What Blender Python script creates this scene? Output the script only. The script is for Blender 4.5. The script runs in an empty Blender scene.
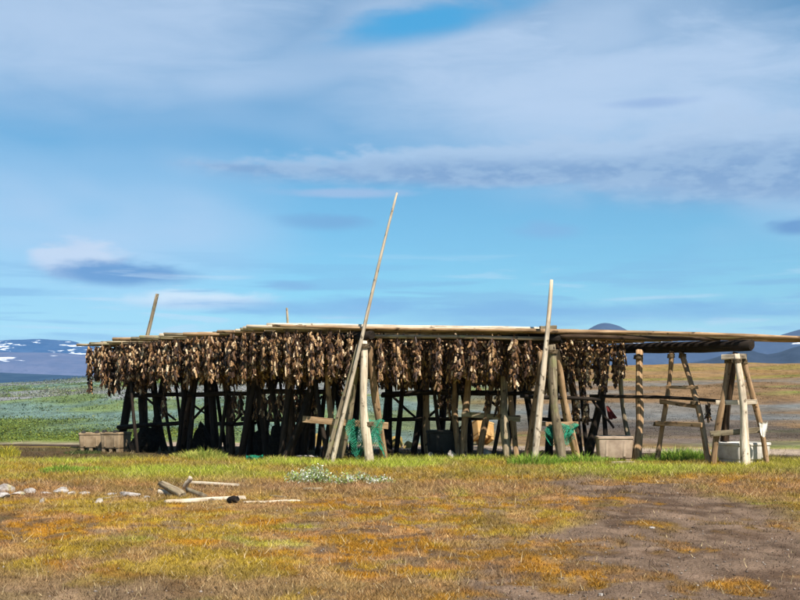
import bpy, math, random
import numpy as np
from mathutils import Vector, Matrix, Quaternion

R = math.radians
random.seed(7)
rng = np.random.default_rng(11)
SC = bpy.context.scene
COL = SC.collection

# ------------------------------------------------------------------ camera
F = 1111.0          # focal length in photo pixels (800 wide): 50 mm on 36 mm
EYE = 1.5           # eye height
HOR = 395.0         # row of the true horizon in the 800x600 photo
cam_d = bpy.data.cameras.new('camera')
cam = bpy.data.objects.new('camera', cam_d)
COL.objects.link(cam)
cam.location = (0, 0, EYE)
cam.rotation_euler = (R(90), 0, 0)
cam_d.lens = 50.0
cam_d.sensor_width = 36.0
cam_d.shift_y = (HOR - 300.0) / 800.0
cam_d.clip_start = 0.1
cam_d.clip_end = 30000
SC.camera = cam

# ------------------------------------------------------------------ light
SUN_EL = R(52)
SUN_AZ = math.atan2(0.47, -0.88)      # direction to the sun, from +Y towards +X
sun_dir = Vector((math.sin(SUN_AZ) * math.cos(SUN_EL), math.cos(SUN_AZ) * math.cos(SUN_EL), math.sin(SUN_EL)))
sl = bpy.data.lights.new('sun', 'SUN')
sl.energy = 5.0
sl.angle = R(0.5)
sl.color = (1.0, 0.93, 0.82)
sun = bpy.data.objects.new('sun', sl)
COL.objects.link(sun)
sun.rotation_euler = (-sun_dir).to_track_quat('-Z', 'Y').to_euler()
sun.location = (10, -20, 25)

SC.view_settings.view_transform = 'Standard'
SC.view_settings.look = 'None'
EXPO = 0.8          # the photograph is exposed for the ground and the wood
SC.view_settings.exposure = EXPO
SC.view_settings.gamma = 1.0
SC.view_settings.use_curve_mapping = False
SC.render.engine = 'CYCLES'
SC.cycles.use_denoising = True
SC.cycles.max_bounces = 6
SC.cycles.volume_bounces = 1


class NT:
    """small helper for building node trees"""
    def __init__(self, tree):
        self.t = tree
        self.n = tree.nodes
        self.l = tree.links

    def new(self, typ, **kw):
        n = self.n.new(typ)
        for k, v in kw.items():
            setattr(n, k, v)
        return n

    def put(self, sock, v):
        if hasattr(v, 'is_linked') or isinstance(v, bpy.types.NodeSocket):
            self.l.new(v, sock)
        else:
            sock.default_value = v

    def m(self, op, a, b=0.0, c=0.0):
        n = self.new('ShaderNodeMath', operation=op)
        self.put(n.inputs[0], a)
        self.put(n.inputs[1], b)
        if len(n.inputs) > 2:
            self.put(n.inputs[2], c)
        return n.outputs[0]

    def sstep(self, v, lo, hi, to0=0.0, to1=1.0):
        n = self.new('ShaderNodeMapRange', interpolation_type='SMOOTHSTEP')
        self.put(n.inputs['Value'], v)
        n.inputs['From Min'].default_value = lo
        n.inputs['From Max'].default_value = hi
        n.inputs['To Min'].default_value = to0
        n.inputs['To Max'].default_value = to1
        return n.outputs['Result']

    def mix(self, fac, a, b, mode='MIX'):
        n = self.new('ShaderNodeMix', data_type='RGBA', blend_type=mode)
        self.put(n.inputs[0], fac)
        for s, v in ((n.inputs[6], a), (n.inputs[7], b)):
            if isinstance(v, tuple):
                s.default_value = (v[0], v[1], v[2], 1.0)
            else:
                self.l.new(v, s)
        return n.outputs[2]

    def noise(self, vec, scale, detail=4.0, rough=0.55, dist=0.0):
        n = self.new('ShaderNodeTexNoise')
        if vec is not None:
            self.l.new(vec, n.inputs['Vector'])
        n.inputs['Scale'].default_value = scale
        n.inputs['Detail'].default_value = detail
        n.inputs['Roughness'].default_value = rough
        n.inputs['Distortion'].default_value = dist
        return n.outputs['Fac']

    def mapping(self, vec, scale=(1, 1, 1), loc=(0, 0, 0)):
        n = self.new('ShaderNodeMapping')
        self.l.new(vec, n.inputs['Vector'])
        n.inputs['Scale'].default_value = scale
        n.inputs['Location'].default_value = loc
        return n.outputs[0]

    def ramp(self, fac, stops):
        n = self.new('ShaderNodeValToRGB')
        els = n.color_ramp.elements
        while len(els) < len(stops):
            els.new(0.5)
        for e, (p, c) in zip(els, stops):
            e.position = p
            e.color = (c[0], c[1], c[2], 1.0)
        self.put(n.inputs[0], fac)
        return n.outputs[0]


# ------------------------------------------------------------------ sky
def build_world():
    w = bpy.data.worlds.new('World')
    SC.world = w
    w.use_nodes = True
    t = NT(w.node_tree)
    t.n.clear()
    STR = 0.05
    out = t.new('ShaderNodeOutputWorld')
    bg = t.new('ShaderNodeBackground')
    bg.inputs['Strength'].default_value = STR
    sky = t.new('ShaderNodeTexSky', sky_type='NISHITA')
    sky.sun_disc = False
    sky.sun_elevation = SUN_EL
    sky.sun_rotation = SUN_AZ
    sky.altitude = 0
    sky.air_density = 1.0
    sky.dust_density = 0.3
    sky.ozone_density = 3.0
    tc = t.new('ShaderNodeTexCoord')
    d = tc.outputs['Generated']
    sep = t.new('ShaderNodeSeparateXYZ')
    t.l.new(d, sep.inputs[0])
    az = t.m('ARCTAN2', sep.outputs[0], sep.outputs[1])
    el = t.m('ARCSINE', sep.outputs[2])
    vs = t.mapping(d, (1, 1, 2.2))
    n_broad = t.noise(vs, 2.6, 3, 0.45, 0.4)
    n_mid = t.noise(t.mapping(d, (1, 1, 4.0), (3.1, 0.4, 1.7)), 9.0, 7, 0.58, 0.5)
    n_fine = t.noise(t.mapping(d, (1, 1, 2.6), (1.3, 5.4, 0.7)), 34.0, 6, 0.55, 0.15)

    def lump(px, py, wpx, hpx, amp=0.5, lo=1.2, hi=0.35, fine=0.45, tilt=0.0):
        amp *= 1.5
        a0 = math.atan((px - 400) / F)
        e0 = math.atan((HOR - py) / F)
        da = t.m('DIVIDE', t.m('SUBTRACT', az, a0), wpx / F)
        ee = t.m('SUBTRACT', el, e0)
        if tilt:
            ee = t.m('SUBTRACT', ee, t.m('MULTIPLY', t.m('SUBTRACT', az, a0), tilt))
        de = t.m('DIVIDE', ee, hpx / F)
        q = t.m('SQRT', t.m('ADD', t.m('MULTIPLY', da, da), t.m('MULTIPLY', de, de)))
        up = t.sstep(de, -0.6, 0.7, 0.35, 1.0)       # heaped above, flat below
        nn = t.m('ADD', t.m('MULTIPLY', t.m('SUBTRACT', n_mid, 0.5), -amp * 2), t.m('MULTIPLY', t.m('SUBTRACT', n_fine, 0.5), -fine * 2))
        q = t.m('ADD', q, t.m('MULTIPLY', nn, up))
        return t.sstep(q, lo, hi)

    n_wisp = t.noise(t.mapping(d, (1, 1, 3.4), (2.3, 1.4, 4.7)), 75.0, 5, 0.55, 0.2)

    def K(r, g, b):      # display colour (0-255) to the radiance that the background strength will scale
        f = lambda v: ((v / 255 + 0.055) / 1.055) ** 2.4 / STR / 2 ** EXPO
        return (f(r), f(g), f(b))

    c = t.mix(1.0, sky.outputs[0], (0.65, 1.22, 1.36), 'MULTIPLY')
    # thin high veil, denser higher up, present all round the dome
    # a thin level layer looks denser towards the horizon, thinner overhead
    veil = t.m('MULTIPLY', t.sstep(n_broad, 0.42, 0.70), t.sstep(el, R(1.5), R(10)))
    veil = t.m('MULTIPLY', veil, t.sstep(el, R(16), R(48), 1.0, 0.22))
    veil = t.m('MAXIMUM', veil, t.m('MULTIPLY', lump(600, 90, 360, 95, 0.35, 1.35, 0.2, 0.08, -0.10), 0.97))
    veil = t.m('MAXIMUM', veil, t.m('MULTIPLY', lump(60, 30, 340, 100, 0.35, 1.3, 0.2, 0.08), 0.85))
    hole = lump(428, 20, 120, 20, 0.6, 1.25, 0.2, 0.25, 0.16)
    veil = t.m('MULTIPLY', veil, t.m('SUBTRACT', 1.0, hole))
    veil = t.m('MULTIPLY', veil, t.sstep(n_mid, 0.25, 0.7, 0.85, 1.0))
    c = t.mix(t.m('MULTIPLY', veil, 0.92), c, K(190, 212, 240))
    c = t.mix(t.m('MULTIPLY', hole, 0.6), c, K(60, 178, 238))
    # long slate cloud bank with a paler upper rim
    bank_top = t.m('MAXIMUM', lump(560, 166, 320, 22, 0.5, 1.1, 0.7), lump(790, 170, 270, 42, 0.45, 1.1, 0.7))
    c = t.mix(t.m('MULTIPLY', bank_top, 0.75), c, K(178, 202, 231))
    bank = t.m('MAXIMUM', lump(520, 174, 310, 17, 0.5, 1.2, 0.3), lump(790, 184, 250, 36, 0.5, 1.2, 0.3))
    bank = t.m('MAXIMUM', bank, t.m('MULTIPLY', lump(290, 171, 90, 6, 0.5, 1.2, 0.4), 0.8))
    c = t.mix(t.m('MULTIPLY', bank, 0.85), c, t.mix(t.sstep(t.m('ADD', t.m('MULTIPLY', n_fine, 0.8), t.m('MULTIPLY', n_wisp, 0.2)), 0.40, 0.60), K(118, 156, 202), K(148, 180, 216)))
    c = t.mix(t.m('MULTIPLY', lump(345, 193, 80, 6, 0.45, 1.2, 0.4), 0.7), c, K(168, 190, 226))
    c = t.mix(t.m('MULTIPLY', lump(330, 222, 55, 10, 0.6, 1.2, 0.2), 0.6), c, K(112, 158, 208))
    # small heaped cloud on the left: lit crown, shaded belly
    c = t.mix(t.m('MULTIPLY', lump(76, 266, 50, 21, 0.35, 1.05, 0.6, 0.5), 1.0), c, K(202, 219, 241))
    c = t.mix(t.m('MULTIPLY', lump(114, 277, 92, 15, 0.4, 1.1, 0.35, 0.5), 0.97), c, K(92, 146, 202))
    c = t.mix(t.m('MULTIPLY', lump(200, 303, 85, 11, 0.5, 1.15, 0.3), 0.9), c, K(226, 240, 250))
    c = t.mix(t.m('MULTIPLY', lump(290, 287, 26, 5, 0.5, 1.2, 0.3), 0.6), c, K(128, 176, 220))
    # paler towards the horizon, with flat layered streaks
    c = t.mix(t.sstep(el, R(5.5), R(0.8), 0.0, 0.62), c, K(196, 224, 243))
    n_str = t.noise(t.mapping(d, (1, 1, 13.0), (0.7, 2.2, 3.0)), 7.0, 6, 0.55, 0.3)
    low = t.m('MULTIPLY', t.sstep(el, R(1.0), R(2.2)), t.sstep(el, R(8.5), R(4.5)))
    c = t.mix(t.m('MULTIPLY', t.m('MULTIPLY', t.sstep(n_str, 0.50, 0.64), low), 0.55), c, K(118, 172, 220))
    c = t.mix(t.m('MULTIPLY', t.m('MULTIPLY', t.sstep(n_str, 0.44, 0.34), low), 0.5), c, K(206, 228, 245))
    # flat streaks low over the hills
    c = t.mix(t.m('MULTIPLY', lump(580, 313, 330, 13, 0.7, 1.2, 0.2), 0.7), c, K(112, 172, 222))
    c = t.mix(t.m('MULTIPLY', lump(300, 308, 160, 9, 0.7, 1.2, 0.2), 0.6), c, K(120, 176, 224))
    c = t.mix(t.m('MULTIPLY', lump(800, 236, 36, 9, 0.5, 1.2, 0.3), 0.85), c, K(92, 142, 200))
    c = t.mix(t.m('MULTIPLY', lump(552, 232, 40, 10, 0.7, 1.2, 0.2), 0.6), c, K(128, 176, 222))
    c = t.mix(t.m('MULTIPLY', lump(650, 110, 45, 6, 0.6, 1.2, 0.2), 0.6), c, K(140, 172, 220))
    c = t.mix(t.m('MULTIPLY', lump(775, 0, 60, 14, 0.5, 1.2, 0.2), 0.6), c, K(140, 165, 212))
    t.l.new(c, bg.inputs['Color'])
    t.l.new(bg.outputs[0], out.inputs['Surface'])


build_world()


# ------------------------------------------------------------------ numeric helpers
def _hash(ix, iy, seed):
    ix, iy = ix.astype(np.int64), iy.astype(np.int64)
    h = (ix * 374761393 + iy * 668265263 + seed * 1442695041) & 0x7fffffff
    h = ((h ^ (h >> 13)) * 1274126177) & 0x7fffffff
    h = ((h ^ (h >> 16)) * 974634777) & 0x7fffffff
    return (h ^ (h >> 15)) % 65536 / 65535.0


def vnoise(x, y, seed=0):
    x, y = np.asarray(x, float), np.asarray(y, float)
    ix, iy = np.floor(x), np.floor(y)
    fx, fy = x - ix, y - iy
    fx = fx * fx * (3 - 2 * fx)
    fy = fy * fy * (3 - 2 * fy)
    a = _hash(ix, iy, seed); b = _hash(ix + 1, iy, seed)
    c = _hash(ix, iy + 1, seed); d = _hash(ix + 1, iy + 1, seed)
    return (a * (1 - fx) + b * fx) * (1 - fy) + (c * (1 - fx) + d * fx) * fy


def fbm(x, y, seed=0, oct=4, gain=0.5):
    s, a, tot = 0.0, 1.0, 0.0
    ca, sa = math.cos(0.6), math.sin(0.6)
    for k in range(oct):
        s = s + a * vnoise(x, y, seed + k * 17)
        tot += a
        a *= gain
        x, y = (x * ca - y * sa) * 2.03 + 5.2, (x * sa + y * ca) * 2.03 + 1.3
    return s / tot


def ss(v, lo, hi):
    t = np.clip((np.asarray(v, float) - lo) / (hi - lo), 0, 1)
    return t * t * (3 - 2 * t)


def gz(x, y):
    """ground height"""
    x, y = np.asarray(x, float), np.asarray(y, float)
    r = np.hypot(x, y)
    side = ss(x / np.maximum(np.abs(y), 1.0), -0.40, -0.10)
    k = 0.0150 + 0.0200 * side
    d = np.maximum(r - 36.0, 0)
    rise = k * np.minimum(d, 270 + 60 * fbm(x / 90, y / 90, 5, 3))
    rise = rise * ss(d, -10, 60)
    rise = rise - 0.02 * np.maximum(r - 340, 0) * (1 - ss(r, 1400, 2500)) * ss(r, 340, 420)
    far = np.clip((r - 36) / 60, 0, 1)
    bump = (fbm(x / 2.6, y / 2.6, 1, 3) - 0.5) * 0.10 * (1 - ss(r, 28, 60)) * ss(r, 0, 5) + (fbm(x / 0.35, y / 0.35, 2, 2) - 0.5) * 0.065 * (1 - ss(r, 22, 34))
    bump = bump + far * (fbm(x / 22, y / 22, 3, 3) - 0.5) * 1.3
    bump = bump - 0.05 * ss(x, 4.0, 5.5) * ss(y, 23.8, 25) * (1 - ss(y, 28, 34))
    out = np.clip(rise, -8, 40) + bump
    return np.where(r > 2500, np.minimum(out, 0.5), out)


def gz1(x, y):
    return float(gz(np.array([x]), np.array([y]))[0])


def GP(px, Y, dz=0.0):
    """ground point seen in photo column px at depth Y"""
    x = (px - 400) / F * Y
    return Vector((x, Y, gz1(x, Y) + dz))


def P(px, py, Y):
    return Vector(((px - 400) / F * Y, Y, EYE + (HOR - py) / F * Y))


# colours of the ground (linear albedo)
C_OCHRE = np.array((0.37, 0.180, 0.018))
C_YELLOW = np.array((0.355, 0.268, 0.036))
C_PINK = np.array((0.35, 0.21, 0.115))
C_GREEN = np.array((0.20, 0.30, 0.035))
C_DIRT = np.array((0.130, 0.084, 0.057))
C_DIRT2 = np.array((0.215, 0.148, 0.104))
C_STRAW = np.array((0.52, 0.40, 0.22))


def ground_field(x, y):
    """returns albedo, plant cover 0..1, blade height, near the camera (r < ~45)"""
    x, y = np.asarray(x, float), np.asarray(y, float)
    n1 = fbm(x / 2.2, y / 2.2, 21, 4)
    n2 = fbm(x / 0.7 + 9, y / 0.7, 22, 3)
    n3 = fbm(x / 4.5 + 3, y / 4.5, 23, 4)
    n4 = fbm(x / 0.22, y / 0.22, 24, 3)
    u = x / np.maximum(y, 3.0)
    # worn brown track coming in from the lower right
    px = 400 + u * F
    py = HOR + EYE * F / np.maximum(y, 3.0)
    edge = 548 + (n3 - 0.5) * 150 + (n1 - 0.5) * 90 - np.clip((py - 535) * 0.9, 0, 70)
    edge2 = 705 + (n3 - 0.5) * 120 + np.clip((py - 490) * 2.6, 0, 400)
    path = ss(px, edge - 22, edge + 22) * (1 - ss(px, edge2 - 40, edge2 + 40)) * (1 - ss(y, 19.0, 22.0))
    path = path * (0.12 + 0.88 * ss(n1 * .6 + n2 * .4 + (n4 - .5) * .25, 0.40, 0.52))
    low = ss(y, 10.2, 8.3) * ss(n1 + (n2 - .5) * .4, 0.42, 0.56) * 0.8 * (1 - 0.75 * ss(px, 130, 380))
    mid = ss(n3, 0.56, 0.66) * (0.5 * ss(y, 13, 17) * (1 - ss(y, 20, 23)) * ss(px, 380, 560))
    dirt = np.clip(np.maximum(np.maximum(path, low), mid), 0, 1)
    col = C_OCHRE + (C_YELLOW - C_OCHRE) * (0.8 * ss(n1 * .5 + n2 * .5 + (n4 - .5) * .35, 0.40, 0.62))[..., None]
    pk = (ss(fbm(x / 0.4 + 21, y / 0.55, 35, 3), 0.46, 0.62) * 0.65)[..., None]
    col = col + (C_PINK - col) * pk
    band = (ss(y, 15.8, 17.2) * (1 - ss(y, 18.2, 20.0)) * (0.35 + 0.5 * n1))[..., None]
    col = col + (C_PINK * 1.05 - col) * band
    gr = ss(y, 18.3, 22.5) * (0.30 + 0.65 * ss(n1, 0.36, 0.60)) * (1 - 0.55 * ss(px, 640, 780))
    gr = np.maximum(gr, ss(fbm(x / 1.0 + 40, y / 0.8, 31, 3), 0.68, 0.82) * 0.45)
    olive = ss(fbm(x / 0.55 + 11, y / 0.8 + 4, 33, 4, 0.6), 0.46, 0.62) * 0.65 * (0.45 + 0.55 * ss(n3, 0.4, 0.6))
    col = col + (np.array((0.155, 0.115, 0.020)) - col) * olive[..., None]
    yg = (C_YELLOW * 0.45 + C_GREEN * 0.90)
    col = col + (yg - col) * gr[..., None]
    dcol = C_DIRT + (C_DIRT2 - C_DIRT) * ss(n2 + (n4 - .5) * .6, 0.40, 0.68)[..., None]
    # lighter gravelly track behind the rack, bare soil with painted shade below it
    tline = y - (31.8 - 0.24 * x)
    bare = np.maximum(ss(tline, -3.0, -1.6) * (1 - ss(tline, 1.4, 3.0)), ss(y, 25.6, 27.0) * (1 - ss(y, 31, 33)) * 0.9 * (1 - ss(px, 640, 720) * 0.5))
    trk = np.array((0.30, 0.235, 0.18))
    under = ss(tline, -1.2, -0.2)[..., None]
    soil_shade = C_DIRT * 0.42  # dirt darkened to paint the shade under the rack
    bcol = soil_shade + (trk * (0.75 + 0.5 * n2[..., None]) - soil_shade) * under
    hole = ss(fbm(x / 0.16 + 7, y / 0.2, 27, 3), 0.46, 0.62) * (1 - 0.6 * ss(y, 17, 22))
    hole = hole * (0.35 + 0.65 * ss(n1, 0.62, 0.40))
    dirt = np.maximum(dirt, hole * 0.8)
    col = col + (dcol * 0.8 - col) * dirt[..., None]
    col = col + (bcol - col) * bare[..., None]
    col = col * (0.78 + 0.44 * n4)[..., None]
    cover = np.clip(1 - 0.93 * dirt - 0.95 * bare, 0.03, 1)
    h = 0.014 + 0.022 * n2 + 0.045 * ss(y, 16, 23) * (0.5 + n1) + 0.03 * band[..., 0]
    return col, cover, h


def far_field(x, y):
    """plain behind the rack"""
    px = 400 + x / np.maximum(y, 3.0) * F
    left = 1 - ss(px, 330, 560)
    n1 = fbm(x / 14, y / 22, 51, 4)
    n2 = fbm(x / 5, y / 8, 52, 4)
    n3 = fbm(x / 40 + 7, y / 55, 53, 3)
    r = np.hypot(x, y)
    green = np.array((0.125, 0.165, 0.030)); dgreen = np.array((0.07, 0.105, 0.028))
    teal = np.array((0.115, 0.175, 0.155)); grey = np.array((0.21, 0.205, 0.225))
    brown = np.array((0.175, 0.110, 0.058)); rust = np.array((0.235, 0.135, 0.045)); blue = np.array((0.105, 0.14, 0.16))
    a = green + (dgreen - green) * ss(n2, .4, .6)[..., None]
    a = a + (teal - a) * (ss(n1, .44, .58) * (0.35 + 0.65 * ss(n2, .38, .6)))[..., None]
    a = a + (grey - a) * (ss(n3 + (n2 - .5) * .3, .5, .6) * .85)[..., None]
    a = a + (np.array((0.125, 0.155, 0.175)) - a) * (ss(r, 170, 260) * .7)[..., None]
    b = brown + (grey * .62 - brown) * (ss(n2, .48, .76) * .5)[..., None]
    b = b + (blue - b) * (ss(n1, .54, .66) * .45 * ss(n2, .38, .6))[..., None]
    b = b + (green * 1.1 - b) * (ss(n3, .52, .60) * .85)[..., None]
    st = fbm(x / 55 + 3, y / 13, 58, 4)
    b = b + (blue * 1.1 - b) * (ss(st, .57, .66) * .5)[..., None]
    b = b + (green - b) * (ss(st, .44, .38) * .7)[..., None]
    b = b + (rust - b) * (ss(r + (n2 - .5) * 140, 95, 190) * (.45 + .5 * n1))[..., None]
    rub = (ss(r, 38, 42) * (1 - ss(r, 50, 58)) * ss(n2, .4, .5) * .8)[..., None]
    b = b + (np.array((0.07, 0.058, 0.05)) - b) * rub
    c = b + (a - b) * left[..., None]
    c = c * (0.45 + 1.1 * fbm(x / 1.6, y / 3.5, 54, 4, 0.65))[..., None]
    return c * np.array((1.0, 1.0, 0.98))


def terrain_colour(x, y):
    c1, cov, h = ground_field(x, y)
    c2 = far_field(x, y)
    r = np.hypot(x, y) + (fbm(x / 3, y / 3, 61, 3) - .5) * 4
    k = np.maximum(ss(r, 34.5, 38), ss(y - (31.8 - 0.24 * x), 1.6, 3.2) * ss(y, 5, 25))[..., None]
    return c1 + (c2 - c1) * k, cov * (1 - k[..., 0]), h


# ------------------------------------------------------------------ mesh helpers
def mesh_np(name, verts, faces, smooth=False):
    """faces: (n,3) or (n,4) int array"""
    me = bpy.data.meshes.new(name)
    v = np.asarray(verts, np.float32)
    f = np.asarray(faces, np.int32)
    me.vertices.add(len(v))
    me.vertices.foreach_set('co', v.ravel())
    n, k = f.shape
    me.loops.add(n * k)
    me.loops.foreach_set('vertex_index', f.ravel())
    me.polygons.add(n)
    me.polygons.foreach_set('loop_start', np.arange(n, dtype=np.int32) * k)
    if smooth:
        me.polygons.foreach_set('use_smooth', np.ones(n, bool))
    me.update(calc_edges=True)
    me.validate()
    return me


def mesh_py(name, verts, faces, smooth=False, flat_ngons=True):
    me = bpy.data.meshes.new(name)
    me.from_pydata([tuple(v) for v in verts], [], faces)
    if smooth:
        for p in me.polygons:
            p.use_smooth = not (flat_ngons and len(p.vertices) > 4)
    me.update()
    return me


def colour_attr(me, cols, name='tint'):
    a = me.color_attributes.new(name, 'FLOAT_COLOR', 'POINT')
    c = np.ones((len(me.vertices), 4), np.float32)
    c[:, :3] = cols
    a.data.foreach_set('color', c.ravel())


def link(name, me, mat=None, parent=None):
    o = bpy.data.objects.new(name, me)
    COL.objects.link(o)
    if mat is not None and not me.materials:
        me.materials.append(mat)
    if parent is not None:
        o.parent = parent
    return o


def tag(o, label=None, cat=None, group=None, kind=None):
    for k, v in (('label', label), ('category', cat), ('group', group), ('kind', kind)):
        if v:
            o[k] = v
    return o


def empty(name, loc):
    o = bpy.data.objects.new(name, None)
    o.empty_display_size = 0.2
    COL.objects.link(o)
    o.location = loc
    return o


# ------------------------------------------------------------------ materials
def material(name, rough=0.9, spec=0.15):
    m = bpy.data.materials.new(name)
    m.use_nodes = True
    t = NT(m.node_tree)
    b = t.n['Principled BSDF']
    b.inputs['Roughness'].default_value = rough
    b.inputs['Specular IOR Level'].default_value = spec
    return m, t, b


def bump(t, b, h, strength=0.5, dist=0.02):
    n = t.new('ShaderNodeBump')
    n.inputs['Strength'].default_value = strength
    n.inputs['Distance'].default_value = dist
    t.l.new(h, n.inputs['Height'])
    t.l.new(n.outputs[0], b.inputs['Normal'])


def mat_ground():
    m, t, b = material('ground_cover', 0.95, 0.05)
    at = t.new('ShaderNodeAttribute', attribute_name='tint')
    geo = t.new('ShaderNodeNewGeometry')
    n1 = t.noise(geo.outputs['Position'], 45, 4, 0.7)
    n2 = t.noise(geo.outputs['Position'], 9, 3, 0.6)
    c = t.mix(1.0, at.outputs['Color'], t.ramp(n1, [(0.3, (0.55, 0.53, 0.5)), (0.7, (1.4, 1.4, 1.4))]), 'MULTIPLY')
    n3 = t.noise(t.mapping(geo.outputs['Position'], (1, 0.6, 1)), 1.7, 6, 0.72)
    c = t.mix(1.0, c, t.ramp(n3, [(0.32, (0.62, 0.62, 0.62)), (0.68, (1.34, 1.34, 1.34))]), 'MULTIPLY')
    t.l.new(c, b.inputs['Base Color'])
    bump(t, b, t.m('ADD', n1, n2), 0.8, 0.03)
    return m


def mat_tint(name, lo=0.8, hi=1.2, rough=0.85, trans=0.0):
    m, t, b = material(name, rough, 0.1)
    at = t.new('ShaderNodeAttribute', attribute_name='tint')
    geo = t.new('ShaderNodeNewGeometry')
    v = t.m('ADD', t.m('MULTIPLY', geo.outputs['Random Per Island'], hi - lo), lo)
    cc = t.new('ShaderNodeCombineColor')
    for k in range(3):
        t.l.new(v, cc.inputs[k])
    c = t.mix(1.0, at.outputs['Color'], cc.outputs[0], 'MULTIPLY')
    t.l.new(c, b.inputs['Base Color'])
    if trans:
        out = t.n['Material Output']
        tr = t.new('ShaderNodeBsdfTranslucent')
        t.l.new(c, tr.inputs['Color'])
        mx = t.new('ShaderNodeMixShader')
        mx.inputs[0].default_value = trans
        t.l.new(b.outputs[0], mx.inputs[1])
        t.l.new(tr.outputs[0], mx.inputs[2])
        t.l.new(mx.outputs[0], out.inputs['Surface'])
    return m


def mat_wood(name, dark, mid, light, lichen=0.0):
    m, t, b = material(name, 0.85, 0.2)
    tc = t.new('ShaderNodeTexCoord')
    oi = t.new('ShaderNodeObjectInfo')
    ofs = t.new('ShaderNodeVectorMath', operation='ADD')
    sc = t.new('ShaderNodeVectorMath', operation='SCALE')
    t.l.new(oi.outputs['Location'], sc.inputs[0])
    sc.inputs['Scale'].default_value = 3.7
    t.l.new(tc.outputs['Object'], ofs.inputs[0])
    t.l.new(sc.outputs[0], ofs.inputs[1])
    v = ofs.outputs[0]
    grain = t.noise(t.mapping(v, (26, 26, 1.6)), 1.0, 5, 0.65, 0.3)
    blot = t.noise(t.mapping(v, (5, 5, 2.2)), 1.0, 4, 0.6)
    knot = t.noise(t.mapping(v, (9, 9, 6)), 1.0, 2, 0.5)
    c = t.ramp(grain, [(0.28, dark), (0.5, mid), (0.72, light)])
    c = t.mix(t.sstep(blot, 0.45, 0.72), c, tuple(x * 0.55 for x in mid))
    c = t.mix(t.m('MULTIPLY', t.sstep(knot, 0.62, 0.70), 0.85), c, tuple(x * 0.4 for x in dark))
    if lichen:
        c = t.mix(t.m('MULTIPLY', t.sstep(t.noise(v, 4.0, 5, 0.7), 0.52, 0.68), lichen), c, (0.24, 0.25, 0.10))
    v2 = t.m('ADD', t.m('MULTIPLY', oi.outputs['Random'], 0.5), 0.75)
    cc = t.new('ShaderNodeCombineColor')
    for k in range(3):
        t.l.new(v2, cc.inputs[k])
    c = t.mix(1.0, c, cc.outputs[0], 'MULTIPLY')
    t.l.new(c, b.inputs['Base Color'])
    bump(t, b, grain, 0.6, 0.012)
    return m


def mat_spot(name, c1, c2, scale=6, rough=0.8, spec=0.2, bmp=0.3, stain=None, lo=0.4, hi=0.65):
    m, t, b = material(name, rough, spec)
    tc = t.new('ShaderNodeTexCoord')
    n = t.noise(tc.outputs['Object'], scale, 6, 0.65)
    c = t.mix(t.sstep(n, lo, hi), c1, c2)
    if stain:
        n2 = t.noise(t.mapping(tc.outputs['Object'], (1, 1, 0.35), (4, 2, 1)), scale * 0.7, 5, 0.7)
        c = t.mix(t.m('MULTIPLY', t.sstep(n2, 0.52, 0.68), 0.75), c, stain)
    t.l.new(c, b.inputs['Base Color'])
    bump(t, b, t.noise(tc.outputs['Object'], scale * 4, 4, 0.6), bmp, 0.01)
    return m


def mat_fish():
    m, t, b = material('dried_fish', 0.6, 0.35)
    geo = t.new('ShaderNodeNewGeometry')
    oi = t.new('ShaderNodeObjectInfo')
    tc = t.new('ShaderNodeTexCoord')
    r = t.m('FRACT', t.m('ADD', geo.outputs['Random Per Island'], oi.outputs['Random']))
    c = t.ramp(r, [(0.0, (0.012, 0.006, 0.004)), (0.40, (0.06, 0.027, 0.011)), (0.66, (0.20, 0.10, 0.04)), (0.86, (0.46, 0.28, 0.13)), (1.0, (0.74, 0.56, 0.36))])
    n = t.noise(tc.outputs['Object'], 30, 4, 0.65)
    c = t.mix(t.m('MULTIPLY', t.sstep(n, 0.48, 0.60), 0.85), c, (0.035, 0.016, 0.008))
    t.l.new(c, b.inputs['Base Color'])
    bump(t, b, n, 0.6, 0.01)
    return m


M_GROUND = mat_ground()
M_GRASS = mat_tint('grass_blade', 0.7, 1.35, 0.8, 0.25)
M_LEAF = mat_tint('scrub_leaf', 0.6, 1.3, 0.85, 0.15)
M_WOOD_PALE = mat_wood('wood_bleached', (0.24, 0.18, 0.12), (0.56, 0.46, 0.34), (0.72, 0.63, 0.50))
M_WOOD_TAN = mat_wood('wood_tan', (0.10, 0.055, 0.027), (0.31, 0.195, 0.105), (0.48, 0.34, 0.205))
M_WOOD_GREY = mat_wood('wood_weathered', (0.075, 0.055, 0.036), (0.23, 0.18, 0.115), (0.42, 0.35, 0.24), 0.6)
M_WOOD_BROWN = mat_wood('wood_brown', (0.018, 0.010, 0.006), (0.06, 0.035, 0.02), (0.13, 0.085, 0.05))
M_WOOD_DARK = mat_wood('wood_dark', (0.007, 0.005, 0.004), (0.02, 0.014, 0.010), (0.05, 0.035, 0.024))  # near-black albedo puts the rack's inner shade into the wood colour
M_FISH = mat_fish()
M_STONE = mat_spot('stone', (0.20, 0.175, 0.16), (0.46, 0.41, 0.38), 5, 0.9, 0.1, 0.8, (0.30, 0.26, 0.10))


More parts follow.
